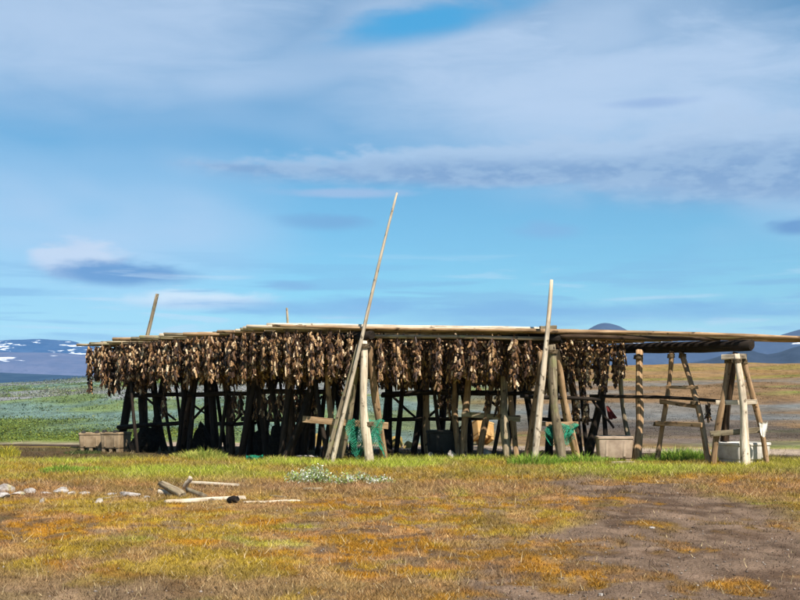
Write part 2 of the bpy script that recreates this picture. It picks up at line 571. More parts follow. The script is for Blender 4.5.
# ------------------------------------------------------------------ ground
def build_ground():
    th_f = np.concatenate([np.arange(-33.5, -22, 0.3), np.arange(-22, 22, 0.16), np.arange(22, 33.5001, 0.3)])
    th_c = np.concatenate([np.arange(-180, -33.6, 6.0), th_f, np.arange(34.5, 180, 6.0)])
    th = np.radians(th_c)
    rs = [0.0, 1.5, 3.0, 4.5]
    r = 5.6
    while r < 40:
        rs.append(r); r *= 1.0058
    while r < 420:
        rs.append(r); r *= 1.022
    while r < 6500:
        rs.append(r); r *= 1.16
    rs = np.array(rs)
    RR, TT = np.meshgrid(rs, th, indexing='ij')
    X, Y = RR * np.sin(TT), RR * np.cos(TT)
    Z = gz(X, Y)
    nr, nt = RR.shape
    V = np.stack([X, Y, Z], -1).reshape(-1, 3)
    i, j = np.meshgrid(np.arange(nr - 1), np.arange(nt), indexing='ij')
    j2 = (j + 1) % nt
    Fc = np.stack([i * nt + j, i * nt + j2, (i + 1) * nt + j2, (i + 1) * nt + j], -1).reshape(-1, 4)
    me = mesh_np('ground', V, Fc[:, ::-1], True)
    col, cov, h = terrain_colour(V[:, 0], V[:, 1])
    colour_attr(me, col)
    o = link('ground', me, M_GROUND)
    tag(o, 'heath ground with ochre grass, worn brown soil and a rising plain', 'ground', kind='structure')


def blades(x, y, h, col, width, lean=0.5, z=None):
    """one triangle per blade"""
    n = len(x)
    z = gz(x, y) if z is None else z
    a = rng.uniform(0, 2 * np.pi, n)
    la = rng.uniform(0, 2 * np.pi, n)
    ll = rng.uniform(0.1, 1.0, n) * lean * h
    wx, wy = np.cos(a) * width * 0.5, np.sin(a) * width * 0.5
    V = np.empty((n, 3, 3), np.float32)
    V[:, 0] = np.stack([x - wx, y - wy, z - 0.01], -1)
    V[:, 1] = np.stack([x + wx, y + wy, z - 0.01], -1)
    V[:, 2] = np.stack([x + np.cos(la) * ll, y + np.sin(la) * ll, z + h], -1)
    return V.reshape(-1, 3), np.repeat(col, 3, 0)


def build_grass():
    n = 860000
    lo, hi = 6.4, 33.0
    r = lo * (hi / lo) ** rng.uniform(0, 1, n)
    th = np.radians(rng.uniform(-32, 32, n))
    # bunch into tufts
    k = n // 7
    tr = lo * (hi / lo) ** rng.uniform(0, 1, k)
    tt = np.radians(rng.uniform(-32, 32, k))
    idx = rng.integers(0, k, n)
    use = rng.uniform(0, 1, n) < 0.65
    r = np.where(use, tr[idx], r)
    th = np.where(use, tt[idx], th)
    x = r * np.sin(th) + np.where(use, rng.normal(0, 0.022, n), 0)
    y = r * np.cos(th) + np.where(use, rng.normal(0, 0.022, n), 0)
    col, cov, h = ground_field(x, y)
    keep = rng.uniform(0, 1, n) < cov ** 1.1
    x, y, col, h = x[keep], y[keep], col[keep], h[keep]
    n = len(x)
    hue = rng.uniform(0, 1, n)[:, None]
    col = col * (0.45 + 1.05 * rng.uniform(0, 1, n))[:, None]
    straw = rng.uniform(0, 1, n) < 0.045
    col = np.where(straw[:, None], C_STRAW * (0.6 + 0.6 * hue), col * (1 - 0.12 * hue) + C_PINK * 0.12 * hue)
    hh = h * rng.uniform(0.4, 1.8, n)
    tall = rng.uniform(0, 1, n) < 0.006
    hh = np.where(tall, rng.uniform(0.04, 0.10, n), hh)
    col = np.where(tall[:, None], C_STRAW * rng.uniform(0.5, 1.0, n)[:, None], col)
    rr = np.hypot(x, y)
    V, c = blades(x, y, hh, col, 0.005 + 0.00045 * rr, 1.9)
    me = mesh_np('meadow_grass', V, np.arange(len(V)).reshape(-1, 3))
    colour_attr(me, c)
    o = link('meadow_grass', me, M_GRASS)
    tag(o, 'short ochre and yellow green grass covering the foreground', 'grass', kind='stuff')


def build_scrub():
    """low willow and heath scrub on the plain behind"""
    n = 60000
    lo, hi = 37.0, 300.0
    r = lo * (hi / lo) ** rng.uniform(0, 1, n)
    th = np.radians(rng.uniform(-32, 32, n))
    x, y = r * np.sin(th), r * np.cos(th)
    px = 400 + x / y * F
    left = 1 - ss(px, 330, 560)
    clump = fbm(x / 14, y / 22, 51, 4)
    p = np.where(rng.uniform(0, 1, n) < 0.75, ss(0.62 - clump, 0.0, 0.2), 0.45) * (0.55 + 0.45 * left)
    keep = rng.uniform(0, 1, n) < p
    x, y, r, left = x[keep], y[keep], r[keep], left[keep]
    n = len(x)
    m = 16
    base = far_field(x, y)
    sz = rng.uniform(0.18, 0.6, n) * (0.45 + 0.55 * left) * (0.7 + r / 260)
    X = np.repeat(x, m); Yv = np.repeat(y, m); S = np.repeat(sz, m)
    a = rng.uniform(0, 2 * np.pi, n * m); q = np.sqrt(rng.uniform(0, 1, n * m)); hz = rng.uniform(0, 1, n * m)
    ex = np.repeat(rng.uniform(1.0, 2.6, n), m)
    gx, gy = X + np.cos(a) * q * S * ex, Yv + np.sin(a) * q * S
    zz = gz(gx, gy) + (1 - q ** 2) * S * 0.75 * hz
    C = np.repeat(base, m, 0)
    pal = np.array([(0.07, 0.105, 0.028), (0.13, 0.17, 0.035), (0.12, 0.18, 0.14), (0.19, 0.17, 0.04)])
    C = (C * 0.6 + 0.4 * np.repeat(np.where(left[:, None] > 0.4, pal[rng.integers(0, 4, n)], base * 0.75), m, 0)) * np.repeat(rng.uniform(0.45, 1.5, n), m)[:, None]
    N = n * m
    L = S * rng.uniform(0.08, 0.20, N) * np.repeat(0.55 + 0.45 * ss(r, 45, 90), m)
    d1 = rng.normal(0, 1, (N, 3)); d1 /= np.linalg.norm(d1, axis=1)[:, None]
    d2 = rng.normal(0, 1, (N, 3)); d2 /= np.linalg.norm(d2, axis=1)[:, None]
    c0 = np.stack([gx, gy, zz], -1)
    V = np.stack([c0 - d1 * L[:, None], c0 + d2 * L[:, None] * .7, c0 + d1 * L[:, None], c0 - d2 * L[:, None] * .7], 1).reshape(-1, 3)
    me = mesh_np('heath_scrub', V, np.arange(len(V)).reshape(-1, 4))
    colour_attr(me, np.repeat(C, 4, 0))
    o = link('heath_scrub', me, M_LEAF)
    tag(o, 'low green and grey willow scrub on the plain behind the rack', 'scrub', kind='stuff')


# ------------------------------------------------------------------ hills
def hill(name, label, prof, D, depth, c1, c2, c3, seed, snow=None, rough=1.0):
    """prof: list of (photo column, photo row of the crest); built as a heightfield at distance D"""
    xs = np.array([p[0] for p in prof], float); ys = np.array([p[1] for p in prof], float)
    nu, nv = 220, 46
    u = np.linspace(xs[0], xs[-1], nu)
    crest = np.interp(u, xs, ys)
    az = np.arctan((u - 400) / F)
    H = EYE + (HOR - crest) / F * D / np.cos(az) * 1.0
    v = np.linspace(-1, 1, nv)
    U, Vv = np.meshgrid(np.arange(nu), v, indexing='ij')
    dist = D / np.cos(az)[:, None] * 1.0 + Vv * depth * (1 + 0.15 * (fbm(U / 30.0, Vv * 2, seed, 3) - .5))
    A = az[:, None] + 0 * Vv
    X, Y = dist * np.sin(A), dist * np.cos(A)
    s = np.cos(np.clip(np.abs(Vv), 0, 1) * np.pi / 2) ** 1.15
    gul = (fbm(X / (depth * .22), Y / (depth * .5), seed + 3, 5) - .5)
    Z = H[:, None] * s * (1 + 0.55 * rough * gul * (1 - s) * 2) - 6 * (1 - s)
    Z = Z + 0.03 * H[:, None] * rough * gul * s
    verts = np.stack([X, Y, Z], -1).reshape(-1, 3)
    i, j = np.meshgrid(np.arange(nu - 1), np.arange(nv - 1), indexing='ij')
    f = np.stack([i * nv + j, (i + 1) * nv + j, (i + 1) * nv + j + 1, i * nv + j + 1], -1).reshape(-1, 4)
    me = mesh_np(name, verts, f, True)
    m, t, b = material(name + '_rock', 0.95, 0.05)
    geo = t.new('ShaderNodeNewGeometry')
    pos = geo.outputs['Position']
    n1 = t.noise(t.mapping(pos, (1, 1, 3)), 9.0 / depth, 6, 0.6)
    n2 = t.noise(t.mapping(pos, (1, 1, 0.3), (5, 3, 1)), 40.0 / depth, 4, 0.6)
    c = t.mix(t.sstep(n1, .4, .6), c1, c2)
    c = t.mix(t.m('MULTIPLY', t.sstep(n2, .5, .7), .6), c, c3)
    if snow:
        sp = t.new('ShaderNodeSeparateXYZ')
        t.l.new(pos, sp.inputs[0])
        sn = t.noise(t.mapping(pos, (1.0, 1.0, 5.0), snow[3]), snow[2] / depth, 4, 0.55)
        hm = t.m('MULTIPLY', t.sstep(sp.outputs[2], snow[0], snow[0] + 12), t.sstep(sp.outputs[2], snow[1] + 10, snow[1]))
        c = t.mix(t.m('MULTIPLY', t.sstep(sn, .58, .63), hm), c, (0.56, 0.59, 0.64))
    t.l.new(c, b.inputs['Base Color'])
    o = link(name, me, m)
    tag(o, label, 'hill', kind='structure')
    return o


def build_hills():  # blue of the hazy distance is painted into the hill colours
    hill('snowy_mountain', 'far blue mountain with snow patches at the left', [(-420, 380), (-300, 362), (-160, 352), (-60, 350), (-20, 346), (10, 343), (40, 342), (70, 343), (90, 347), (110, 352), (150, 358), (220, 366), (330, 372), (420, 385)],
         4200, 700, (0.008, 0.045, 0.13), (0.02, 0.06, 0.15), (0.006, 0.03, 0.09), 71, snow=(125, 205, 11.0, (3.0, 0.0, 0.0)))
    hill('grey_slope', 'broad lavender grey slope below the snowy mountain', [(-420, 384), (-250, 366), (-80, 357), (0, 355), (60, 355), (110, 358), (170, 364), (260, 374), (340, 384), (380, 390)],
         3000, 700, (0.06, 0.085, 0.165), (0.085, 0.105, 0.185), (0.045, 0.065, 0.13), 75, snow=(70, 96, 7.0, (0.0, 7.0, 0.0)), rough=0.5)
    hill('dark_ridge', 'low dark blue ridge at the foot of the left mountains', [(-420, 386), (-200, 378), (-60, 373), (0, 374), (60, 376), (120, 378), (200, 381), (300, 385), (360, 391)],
         1500, 350, (0.015, 0.04, 0.085), (0.025, 0.055, 0.10), (0.012, 0.03, 0.065), 79, rough=0.4)  # dark blue here carries a cloud shadow in the ridge colour
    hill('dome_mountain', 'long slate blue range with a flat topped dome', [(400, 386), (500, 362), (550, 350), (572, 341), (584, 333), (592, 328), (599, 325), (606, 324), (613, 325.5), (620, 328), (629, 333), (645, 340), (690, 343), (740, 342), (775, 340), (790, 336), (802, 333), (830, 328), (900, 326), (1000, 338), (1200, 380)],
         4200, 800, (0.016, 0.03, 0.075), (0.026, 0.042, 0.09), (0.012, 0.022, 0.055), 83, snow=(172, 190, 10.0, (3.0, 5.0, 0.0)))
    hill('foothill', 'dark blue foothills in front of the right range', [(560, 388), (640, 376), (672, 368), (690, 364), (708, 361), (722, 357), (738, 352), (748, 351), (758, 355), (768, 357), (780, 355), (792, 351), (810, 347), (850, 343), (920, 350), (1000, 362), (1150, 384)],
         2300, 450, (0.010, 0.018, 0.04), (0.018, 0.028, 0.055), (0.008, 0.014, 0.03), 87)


build_ground()
build_grass()
build_scrub()
build_hills()
# ------------------------------------------------------------------ timber helpers
def log_mesh(L, r0, r1, seed, sides=10, rings=8, bend=0.012, knob=0.10):
    rg = random.Random(seed)
    ph = [rg.uniform(0, 6.28) for _ in range(4)]
    verts, faces = [], []
    ell = rg.uniform(0.9, 1.1)
    wob = [rg.uniform(1 - knob, 1 + knob) for _ in range(sides)]
    for i in range(rings + 1):
        f = i / rings
        r = r0 + (r1 - r0) * f
        r *= 1 + knob * 0.6 * math.sin(f * L * 3.1 + ph[0]) * math.sin(f * L * 1.7 + ph[1])
        cx = bend * L * math.sin(f * math.pi + 0.2 * math.sin(ph[2])) * math.cos(ph[2]) + 0.15 * r0 * math.sin(f * 9 + ph[3])
        cy = bend * L * math.sin(f * math.pi) * math.sin(ph[2]) + 0.15 * r0 * math.cos(f * 8 + ph[1])
        dz = 0.0
        for k in range(sides):
            a = 2 * math.pi * k / sides
            rr = r * (1 + (wob[k] - 1) * (0.6 + 0.4 * math.sin(f * 5 + k)))
            if i in (0, rings):
                rr *= 0.93
                dz = rg.uniform(-0.012, 0.012)
            verts.append((cx + rr * math.cos(a) * ell, cy + rr * math.sin(a) / ell, f * L + dz))
    for i in range(rings):
        for k in range(sides):
            k2 = (k + 1) % sides
            faces.append((i * sides + k, i * sides + k2, (i + 1) * sides + k2, (i + 1) * sides + k))
    faces.append(tuple(range(sides - 1, -1, -1)))
    faces.append(tuple(rings * sides + k for k in range(sides)))
    return mesh_py('log', verts, faces, True)


_seed = [100]


def orient(o, p0, p1, roll=0.0):
    q = (p1 - p0).to_track_quat('Z', 'Y')
    if roll:
        q = q @ Quaternion((0, 0, 1), roll)
    o.rotation_mode = 'QUATERNION'
    o.rotation_quaternion = q
    o.location = p0 if o.parent is None else p0 - o.parent.location


def log(name, p0, p1, r0, r1, mat, parent=None, bend=0.012, knob=0.10, rings=None, sides=10):
    _seed[0] += 1
    L = (p1 - p0).length
    me = log_mesh(L, r0, r1, _seed[0], sides, rings or max(6, int(L * 3)), bend, knob)
    o = link(name, me, mat, parent)
    orient(o, p0, p1)
    return o


def board_mesh(L, w, t, seed):
    """sawn board along Z, w along X, t along Y, slightly cupped with chipped ends"""
    rg = random.Random(seed)
    n = 6
    verts, faces = [], []
    b = min(w, t) * 0.12
    for i in range(n + 1):
        f = i / n
        dx = 0.04 * w * math.sin(f * 5 + seed)
        dy = 0.15 * t * math.sin(f * 3 + seed * 2)
        z = f * L + (rg.uniform(-0.03, 0.03) * w if i in (0, n) else 0)
        ww, tt = w / 2 * rg.uniform(0.95, 1.03), t / 2 * rg.uniform(0.95, 1.03)
        for x, y in ((-ww + b, -tt), (ww - b, -tt), (ww, -tt + b), (ww, tt - b), (ww - b, tt), (-ww + b, tt), (-ww, tt - b), (-ww, -tt + b)):
            verts.append((x + dx, y + dy, z + rg.uniform(-.006, .006)))
    for i in range(n):
        for k in range(8):
            k2 = (k + 1) % 8
            faces.append((i * 8 + k, i * 8 + k2, (i + 1) * 8 + k2, (i + 1) * 8 + k))
    faces.append(tuple(range(7, -1, -1)))
    faces.append(tuple(n * 8 + k for k in range(8)))
    return mesh_py('board', verts, faces)


def board(name, p0, p1, w, t, mat, parent=None):
    """board whose wide side stands upright"""
    _seed[0] += 1
    d = (p1 - p0)
    z = d.normalized()
    y = Vector((0, 0, 1)).cross(z).normalized()      # thickness direction, level
    x = y.cross(z)
    me = board_mesh(d.length, w, t, _seed[0])
    o = link(name, me, mat, parent)
    o.rotation_mode = 'QUATERNION'
    o.rotation_quaternion = Matrix((x, y, z)).transposed().to_quaternion()
    o.location = p0 if parent is None else p0 - parent.location
    return o


# ------------------------------------------------------------------ the drying rack
DIR = Vector((-0.74, 0.67, 0)).normalized()
DIR3 = Vector((-0.52, 0.853, 0)).normalized()
N1, N2, N3 = Vector((-0.80, 25.0, 2.83)), Vector((3.47, 24.92, 2.77)), Vector((7.30, 23.65, 2.58))
E1, E2, E3 = 2.72, 2.76, 2.70      # beam heights at the far end
SLEN = 8.4


def beam_pt(n, s):
    b, e = ((N1, E1), (N2, E2), (N3, E3))[n]
    p = b + (DIR3 if n == 2 else DIR) * s
    p.z = b.z + (e - b.z) * s / SLEN
    return p


rack = empty('fish_drying_rack', Vector((0.5, 26.5, gz1(0.5, 26.5))))
tag(rack, 'long weathered timber fish drying rack of trestles, beams and roof poles', 'drying rack')


def leg(top, foot, r0, r1, mat):
    f = Vector(foot)
    f.z -= 0.12
    return log('leg', f, top, r0, r1, mat, rack, 0.020, 0.26, rings=16)


def rail(a, b, r, mat):
    return log('rail', a, b, r, r * 0.85, mat, rack, 0.012, 0.12)


def off3(px):
    return float(np.interp(px, [590, 640, 675, 745], [0.5, 0.95, 0.55, 0.0]))


def P2(px, py, Y):
    return P(px, py, Y - 0.62)


def G2(px, Y):
    return GP(px, Y - 0.62)


def P3(px, py, Y):
    return P(px, py, Y + off3(px))


def G3(px, Y):
    return GP(px, Y + off3(px))


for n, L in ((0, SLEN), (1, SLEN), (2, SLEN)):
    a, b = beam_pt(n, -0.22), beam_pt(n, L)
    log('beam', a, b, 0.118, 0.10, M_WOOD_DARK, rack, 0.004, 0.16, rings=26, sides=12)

# near trestle, left of centre
leg(P(364, 341, 24.80), GP(369, 24.85), 0.110, 0.085, M_WOOD_PALE)
leg(P(369, 343, 25.20), GP(386, 25.75), 0.085, 0.075, M_WOOD_TAN)
leg(P(359, 345, 25.30), GP(338, 26.10), 0.085, 0.075, M_WOOD_GREY)
board('plank', P(303, 419, 25.75), P(388, 426, 25.12), 0.15, 0.045, M_WOOD_TAN, rack)
# near trestle, right of centre
leg(P2(551.5, 345, 25.26), G2(563, 25.18), 0.112, 0.088, M_WOOD_GREY)
leg(P2(557, 350, 25.65), G2(579, 26.30), 0.085, 0.075, M_WOOD_TAN)
leg(P2(541, 352, 25.60), G2(525, 26.10), 0.080, 0.075, M_WOOD_TAN)
rail(P2(520, 396, 25.9), P2(600, 399, 25.9), 0.05, M_WOOD_DARK)
# third beam: trestle behind the tub, banded post
leg(P3(609, 349, 25.60), G3(587, 26.00), 0.11, 0.09, M_WOOD_DARK)
leg(P3(618, 352, 25.85), G3(633, 25.85), 0.06, 0.055, M_WOOD_GREY)
leg(P3(638.5, 350, 25.12), G3(637, 24.90), 0.092, 0.080, M_WOOD_TAN)
rail(P3(590, 396, 25.9), P3(724, 401, 24.05), 0.045, M_WOOD_DARK)
# A shaped trestle
leg(P3(672, 351, 24.72), G3(655, 24.85), 0.068, 0.058, M_WOOD_TAN)
leg(P3(681, 351, 24.68), G3(710, 23.70), 0.068, 0.058, M_WOOD_TAN)
board('rung', P3(666, 387, 24.55), P3(698, 387.5, 24.25), 0.07, 0.04, M_WOOD_TAN, rack)
board('rung', P3(660, 401, 24.62), P3(698, 407, 24.20), 0.09, 0.05, M_WOOD_TAN, rack)
board('rung', P3(656, 423, 24.62), P3(702, 425, 23.95), 0.10, 0.05, M_WOOD_TAN, rack)
# end trestle
leg(P3(730, 356, 23.72), G3(712, 23.55), 0.070, 0.056, M_WOOD_TAN)
leg(P3(735, 353, 24.0), G3(722, 24.8), 0.085, 0.07, M_WOOD_BROWN)
leg(P3(737, 354, 23.42), G3(745.5, 23.30), 0.098, 0.068, M_WOOD_PALE)
leg(P3(742, 356, 23.62), G3(768, 23.65), 0.070, 0.056, M_WOOD_TAN)
board('rung', P3(716, 402.5, 23.58), P3(757, 402, 23.48), 0.10, 0.04, M_WOOD_PALE, rack)
board('rung', P3(710, 434, 23.44), P3(767, 429.5, 23.42), 0.12, 0.06, M_WOOD_GREY, rack)
board('cap_block', P3(722, 357, 23.60), P3(746.5, 356.5, 23.54), 0.11, 0.12, M_WOOD_PALE, rack)
# left part, beam by beam from the far end
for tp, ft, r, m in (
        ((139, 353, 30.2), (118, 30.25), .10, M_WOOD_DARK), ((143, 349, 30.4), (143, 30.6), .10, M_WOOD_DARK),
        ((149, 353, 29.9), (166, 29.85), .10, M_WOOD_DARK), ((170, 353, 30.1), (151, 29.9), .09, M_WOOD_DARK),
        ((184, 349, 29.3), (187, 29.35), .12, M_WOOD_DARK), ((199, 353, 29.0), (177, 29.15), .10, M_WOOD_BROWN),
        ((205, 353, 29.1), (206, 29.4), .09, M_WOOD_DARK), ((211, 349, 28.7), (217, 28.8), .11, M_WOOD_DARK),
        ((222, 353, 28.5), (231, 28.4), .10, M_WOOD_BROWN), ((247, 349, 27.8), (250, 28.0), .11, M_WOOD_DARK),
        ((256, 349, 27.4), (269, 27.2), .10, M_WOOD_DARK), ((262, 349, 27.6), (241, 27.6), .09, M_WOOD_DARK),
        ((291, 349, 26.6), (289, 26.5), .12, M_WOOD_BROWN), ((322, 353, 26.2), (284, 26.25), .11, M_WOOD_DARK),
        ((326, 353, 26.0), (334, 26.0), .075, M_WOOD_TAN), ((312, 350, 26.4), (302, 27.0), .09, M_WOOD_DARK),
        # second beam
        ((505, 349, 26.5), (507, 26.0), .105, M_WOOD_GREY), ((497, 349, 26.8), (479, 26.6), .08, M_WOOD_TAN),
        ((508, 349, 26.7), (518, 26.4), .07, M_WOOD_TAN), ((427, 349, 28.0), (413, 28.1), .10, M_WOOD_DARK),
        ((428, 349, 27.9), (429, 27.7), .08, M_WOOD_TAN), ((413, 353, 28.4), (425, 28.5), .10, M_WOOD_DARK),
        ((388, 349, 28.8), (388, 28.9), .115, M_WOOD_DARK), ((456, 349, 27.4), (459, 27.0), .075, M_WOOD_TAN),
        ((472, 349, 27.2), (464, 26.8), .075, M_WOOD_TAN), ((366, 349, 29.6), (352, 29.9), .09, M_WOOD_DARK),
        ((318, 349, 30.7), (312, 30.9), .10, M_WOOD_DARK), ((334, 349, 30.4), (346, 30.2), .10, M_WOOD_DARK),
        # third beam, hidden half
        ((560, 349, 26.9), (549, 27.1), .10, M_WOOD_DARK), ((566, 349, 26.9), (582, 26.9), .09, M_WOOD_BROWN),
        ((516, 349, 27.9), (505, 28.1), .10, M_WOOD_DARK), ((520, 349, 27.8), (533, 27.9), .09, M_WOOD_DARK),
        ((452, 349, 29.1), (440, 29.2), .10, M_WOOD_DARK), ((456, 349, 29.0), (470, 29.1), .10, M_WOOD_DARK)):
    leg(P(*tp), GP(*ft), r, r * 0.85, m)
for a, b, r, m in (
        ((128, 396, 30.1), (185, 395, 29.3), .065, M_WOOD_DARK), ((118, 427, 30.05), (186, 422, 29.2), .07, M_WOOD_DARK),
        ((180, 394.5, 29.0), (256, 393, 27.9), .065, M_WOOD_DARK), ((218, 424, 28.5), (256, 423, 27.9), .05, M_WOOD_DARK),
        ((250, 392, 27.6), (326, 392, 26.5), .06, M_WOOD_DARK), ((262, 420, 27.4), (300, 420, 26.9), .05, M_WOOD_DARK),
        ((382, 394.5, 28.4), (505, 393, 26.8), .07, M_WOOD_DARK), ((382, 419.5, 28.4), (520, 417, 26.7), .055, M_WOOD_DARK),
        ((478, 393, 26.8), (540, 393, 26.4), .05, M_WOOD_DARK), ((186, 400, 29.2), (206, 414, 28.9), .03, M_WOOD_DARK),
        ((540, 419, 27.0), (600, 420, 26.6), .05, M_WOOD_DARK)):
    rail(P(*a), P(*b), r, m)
xr = random.Random(31)
for px0, px1, Y, n in ((128, 250, 29.4, 9), (250, 340, 27.2, 12), (385, 520, 27.6, 4), (575, 605, 26.8, 2)):
    for q in range(n):
        x0 = px0 + (px1 - px0) * (q + xr.uniform(.1, .9)) / n
        Yq = Y + xr.uniform(-.7, 1.6) - (x0 - px0) / (px1 - px0) * .9
        lean = xr.choice((-1, 1)) * xr.uniform(6, 22)
        rr = xr.uniform(.045, .075)
        log('leg', GP(x0 + lean, Yq, -0.1), P(x0, 350, Yq + xr.uniform(-.2, .2)), rr, rr * .8, M_WOOD_DARK, rack, 0.012, 0.2)
for px0, px1, y0, y1, Y in ((146, 176, 398, 420, 29.9), (192, 214, 420, 397, 29.0), (232, 262, 424, 396, 28.2), (268, 300, 397, 424, 27.2), (296, 322, 430, 396, 26.7),
                           (392, 416, 396, 418, 28.5), (424, 452, 420, 396, 27.9), (440, 470, 441, 421, 27.5), (486, 510, 398, 416, 26.9), (592, 614, 400, 428, 26.1)):
    log('brace', P(px0, y0, Y), P(px1, y1, Y - .2), .035, .03, M_WOOD_DARK, rack, 0.01, 0.15)
board('plank', P(462, 414, 26.85), P(520, 419, 26.45), 0.13, 0.05, M_WOOD_GREY, rack)
board('plank', P(241, 419, 27.95), P(272, 418, 27.6), 0.12, 0.05, M_WOOD_DARK, rack)

# rope lashings where legs meet beams and rungs
M_ROPE = mat_spot('old_rope', (0.16, 0.12, 0.075), (0.07, 0.05, 0.03), 30, 0.95, 0.05, 0.8)


def lashing(c, axis, r, seed):
    V, Fc = [], []
    turns, ns, m = 4, 40, 5
    z = axis.normalized()
    x = z.orthogonal().normalized()
    y = z.cross(x)
    for i in range(turns * 14 + 1):
        a = i / 14 * 2 * math.pi
        rr = r * (1 + 0.05 * math.sin(i * 1.7 + seed))
        cen = x * math.cos(a) * rr + y * math.sin(a) * rr + z * (i / (turns * 14) - .5) * 0.09
        out = (x * math.cos(a) + y * math.sin(a))
        for k in range(m):
            b_ = 2 * math.pi * k / m
            V.append(cen + out * math.cos(b_) * .013 + z * math.sin(b_) * .013)
    for i in range(turns * 14):
        for k in range(m):
            k2 = (k + 1) % m
            Fc.append((i * m + k, i * m + k2, (i + 1) * m + k2, (i + 1) * m + k))
    o = link('lashing', mesh_py('lashing', V, Fc, True), M_ROPE, rack)
    o.location = Vector(c) - rack.location
    return o


up = Vector((0.03, 0, 1))
for c, r in ((P(364.5, 346, 24.8), .105), (P2(552.5, 352, 25.25), .11), (P3(638.3, 357, 25.1), .10), (P3(671, 356, 24.73), .075), (P3(682.5, 356, 24.65), .075),
             (P3(737.5, 361, 23.43), .085), (P3(743.5, 362, 23.62), .075), (P3(728.5, 361, 23.72), .075), (P(368.2, 424, 24.85), .115),
             (P3(664, 402, 24.75), .085), (P3(694.5, 403, 24.2), .085), (P3(752.5, 402, 23.63), .085), (P3(657.5, 424, 24.83), .085)):
    lashing(c, up, r, c.x)
# roof poles: laid across the beams, row behind row
POLE_R = 0.045
rows = []
s = -0.12
k = 0
while s < 8.3:
    rows.append(s)
    s += 0.15 if s < 0.7 else 0.2
rgp = random.Random(5)


def pole_z(p, n):
    return p + Vector((0, 0, 0.115 + POLE_R))


for i, s in enumerate(rows):
    p1, p2, p3 = pole_z(beam_pt(0, s), 0), pole_z(beam_pt(1, s), 1), pole_z(beam_pt(2, s), 2)
    u1 = (p2 - p1).normalized()
    over = 2.0 + 0.2 * math.sin(i * 2.3) + rgp.uniform(-0.5, 0.55) - 0.2 * (s > 6)
    a = p1 - u1 * over
    a.z += rgp.uniform(-0.03, 0.05)
    b = p2 + u1 * rgp.uniform(0.15, 0.5)
    m = rgp.choice((M_WOOD_PALE, M_WOOD_GREY, M_WOOD_GREY, M_WOOD_PALE, M_WOOD_TAN))
    log('roof_pole', a, b, POLE_R * rgp.uniform(0.75, 1.1), POLE_R * rgp.uniform(0.7, 1.0), m, rack, 0.003, 0.20, rings=20)

s = -0.10
while s < 8.2:
    p2, p3 = pole_z(beam_pt(1, s + 0.07), 1), pole_z(beam_pt(2, s), 2)
    u2 = (p3 - p2).normalized()
    a2 = p2 - u2 * rgp.uniform(0.2, 0.6)
    b2 = p3 + u2 * (rgp.uniform(2.6, 3.4) if s < 0.75 else rgp.uniform(0.1, 0.3))
    m = rgp.choice((M_WOOD_TAN, M_WOOD_TAN, M_WOOD_GREY, M_WOOD_PALE))
    log('roof_pole', a2, b2, POLE_R * 1.1, POLE_R * 0.95, m, rack, 0.003, 0.20, rings=20)
    s += 0.245
# lower hanging pole below the front edge, then one per bay further left
log('roof_pole', beam_pt(0, 0.06) + Vector((0.16, 0, 0.0)), beam_pt(1, 0.06) + Vector((-0.16, 0, 0.0)), 0.042, 0.04, M_WOOD_GREY, rack, 0.003, 0.1, rings=12)
log('roof_pole', beam_pt(0, 0.32) + Vector((0.16, 0, -0.02)), beam_pt(1, 0.32) + Vector((-0.16, 0, -0.02)), 0.042, 0.04, M_WOOD_DARK, rack, 0.003, 0.1, rings=12)
# spare poles stacked on the roof along the front and at the back left
for (x0, y0, Y0, x1, y1, Y1, r, m) in (
        (267, 325.5, 25.30, 548, 329.5, 25.10, .048, M_WOOD_PALE), (259, 328.5, 25.46, 470, 329.5, 25.35, .046, M_WOOD_GREY),
        (255, 327.5, 25.75, 330, 328.5, 25.90, .055, M_WOOD_DARK), (516, 330.2, 25.00, 700, 333.5, 24.15, .055, M_WOOD_TAN),
        (196, 337.0, 27.6, 300, 336.0, 27.7, .055, M_WOOD_PALE), (207, 334.5, 28.1, 300, 335.0, 28.2, .050, M_WOOD_GREY),
        (186, 340.5, 28.3, 262, 340, 28.4, .055, M_WOOD_PALE)):
    log('roof_pole', P(x0, y0, Y0), P(x1, y1, Y1), r, r * 0.85, m, rack, 0.003, 0.18, rings=20)
for (x0, y0, Y0, x1, y1, Y1, r, m) in ((688, 338.0, 24.35, 850, 341.5, 23.0, .045, M_WOOD_TAN), (700, 336.2, 24.6, 846, 339.2, 23.4, .045, M_WOOD_GREY), (560, 336.5, 24.75, 720, 339.5, 23.9, .045, M_WOOD_BROWN)):
    log('roof_pole', P(x0, y0, Y0), P(x1, y1, Y1), r, r * 0.85, m, rack, 0.003, 0.18, rings=20)
board('cap_block', P(540, 328.0, 24.95), P(556, 327.5, 25.0), 0.09, 0.12, M_WOOD_GREY, rack)

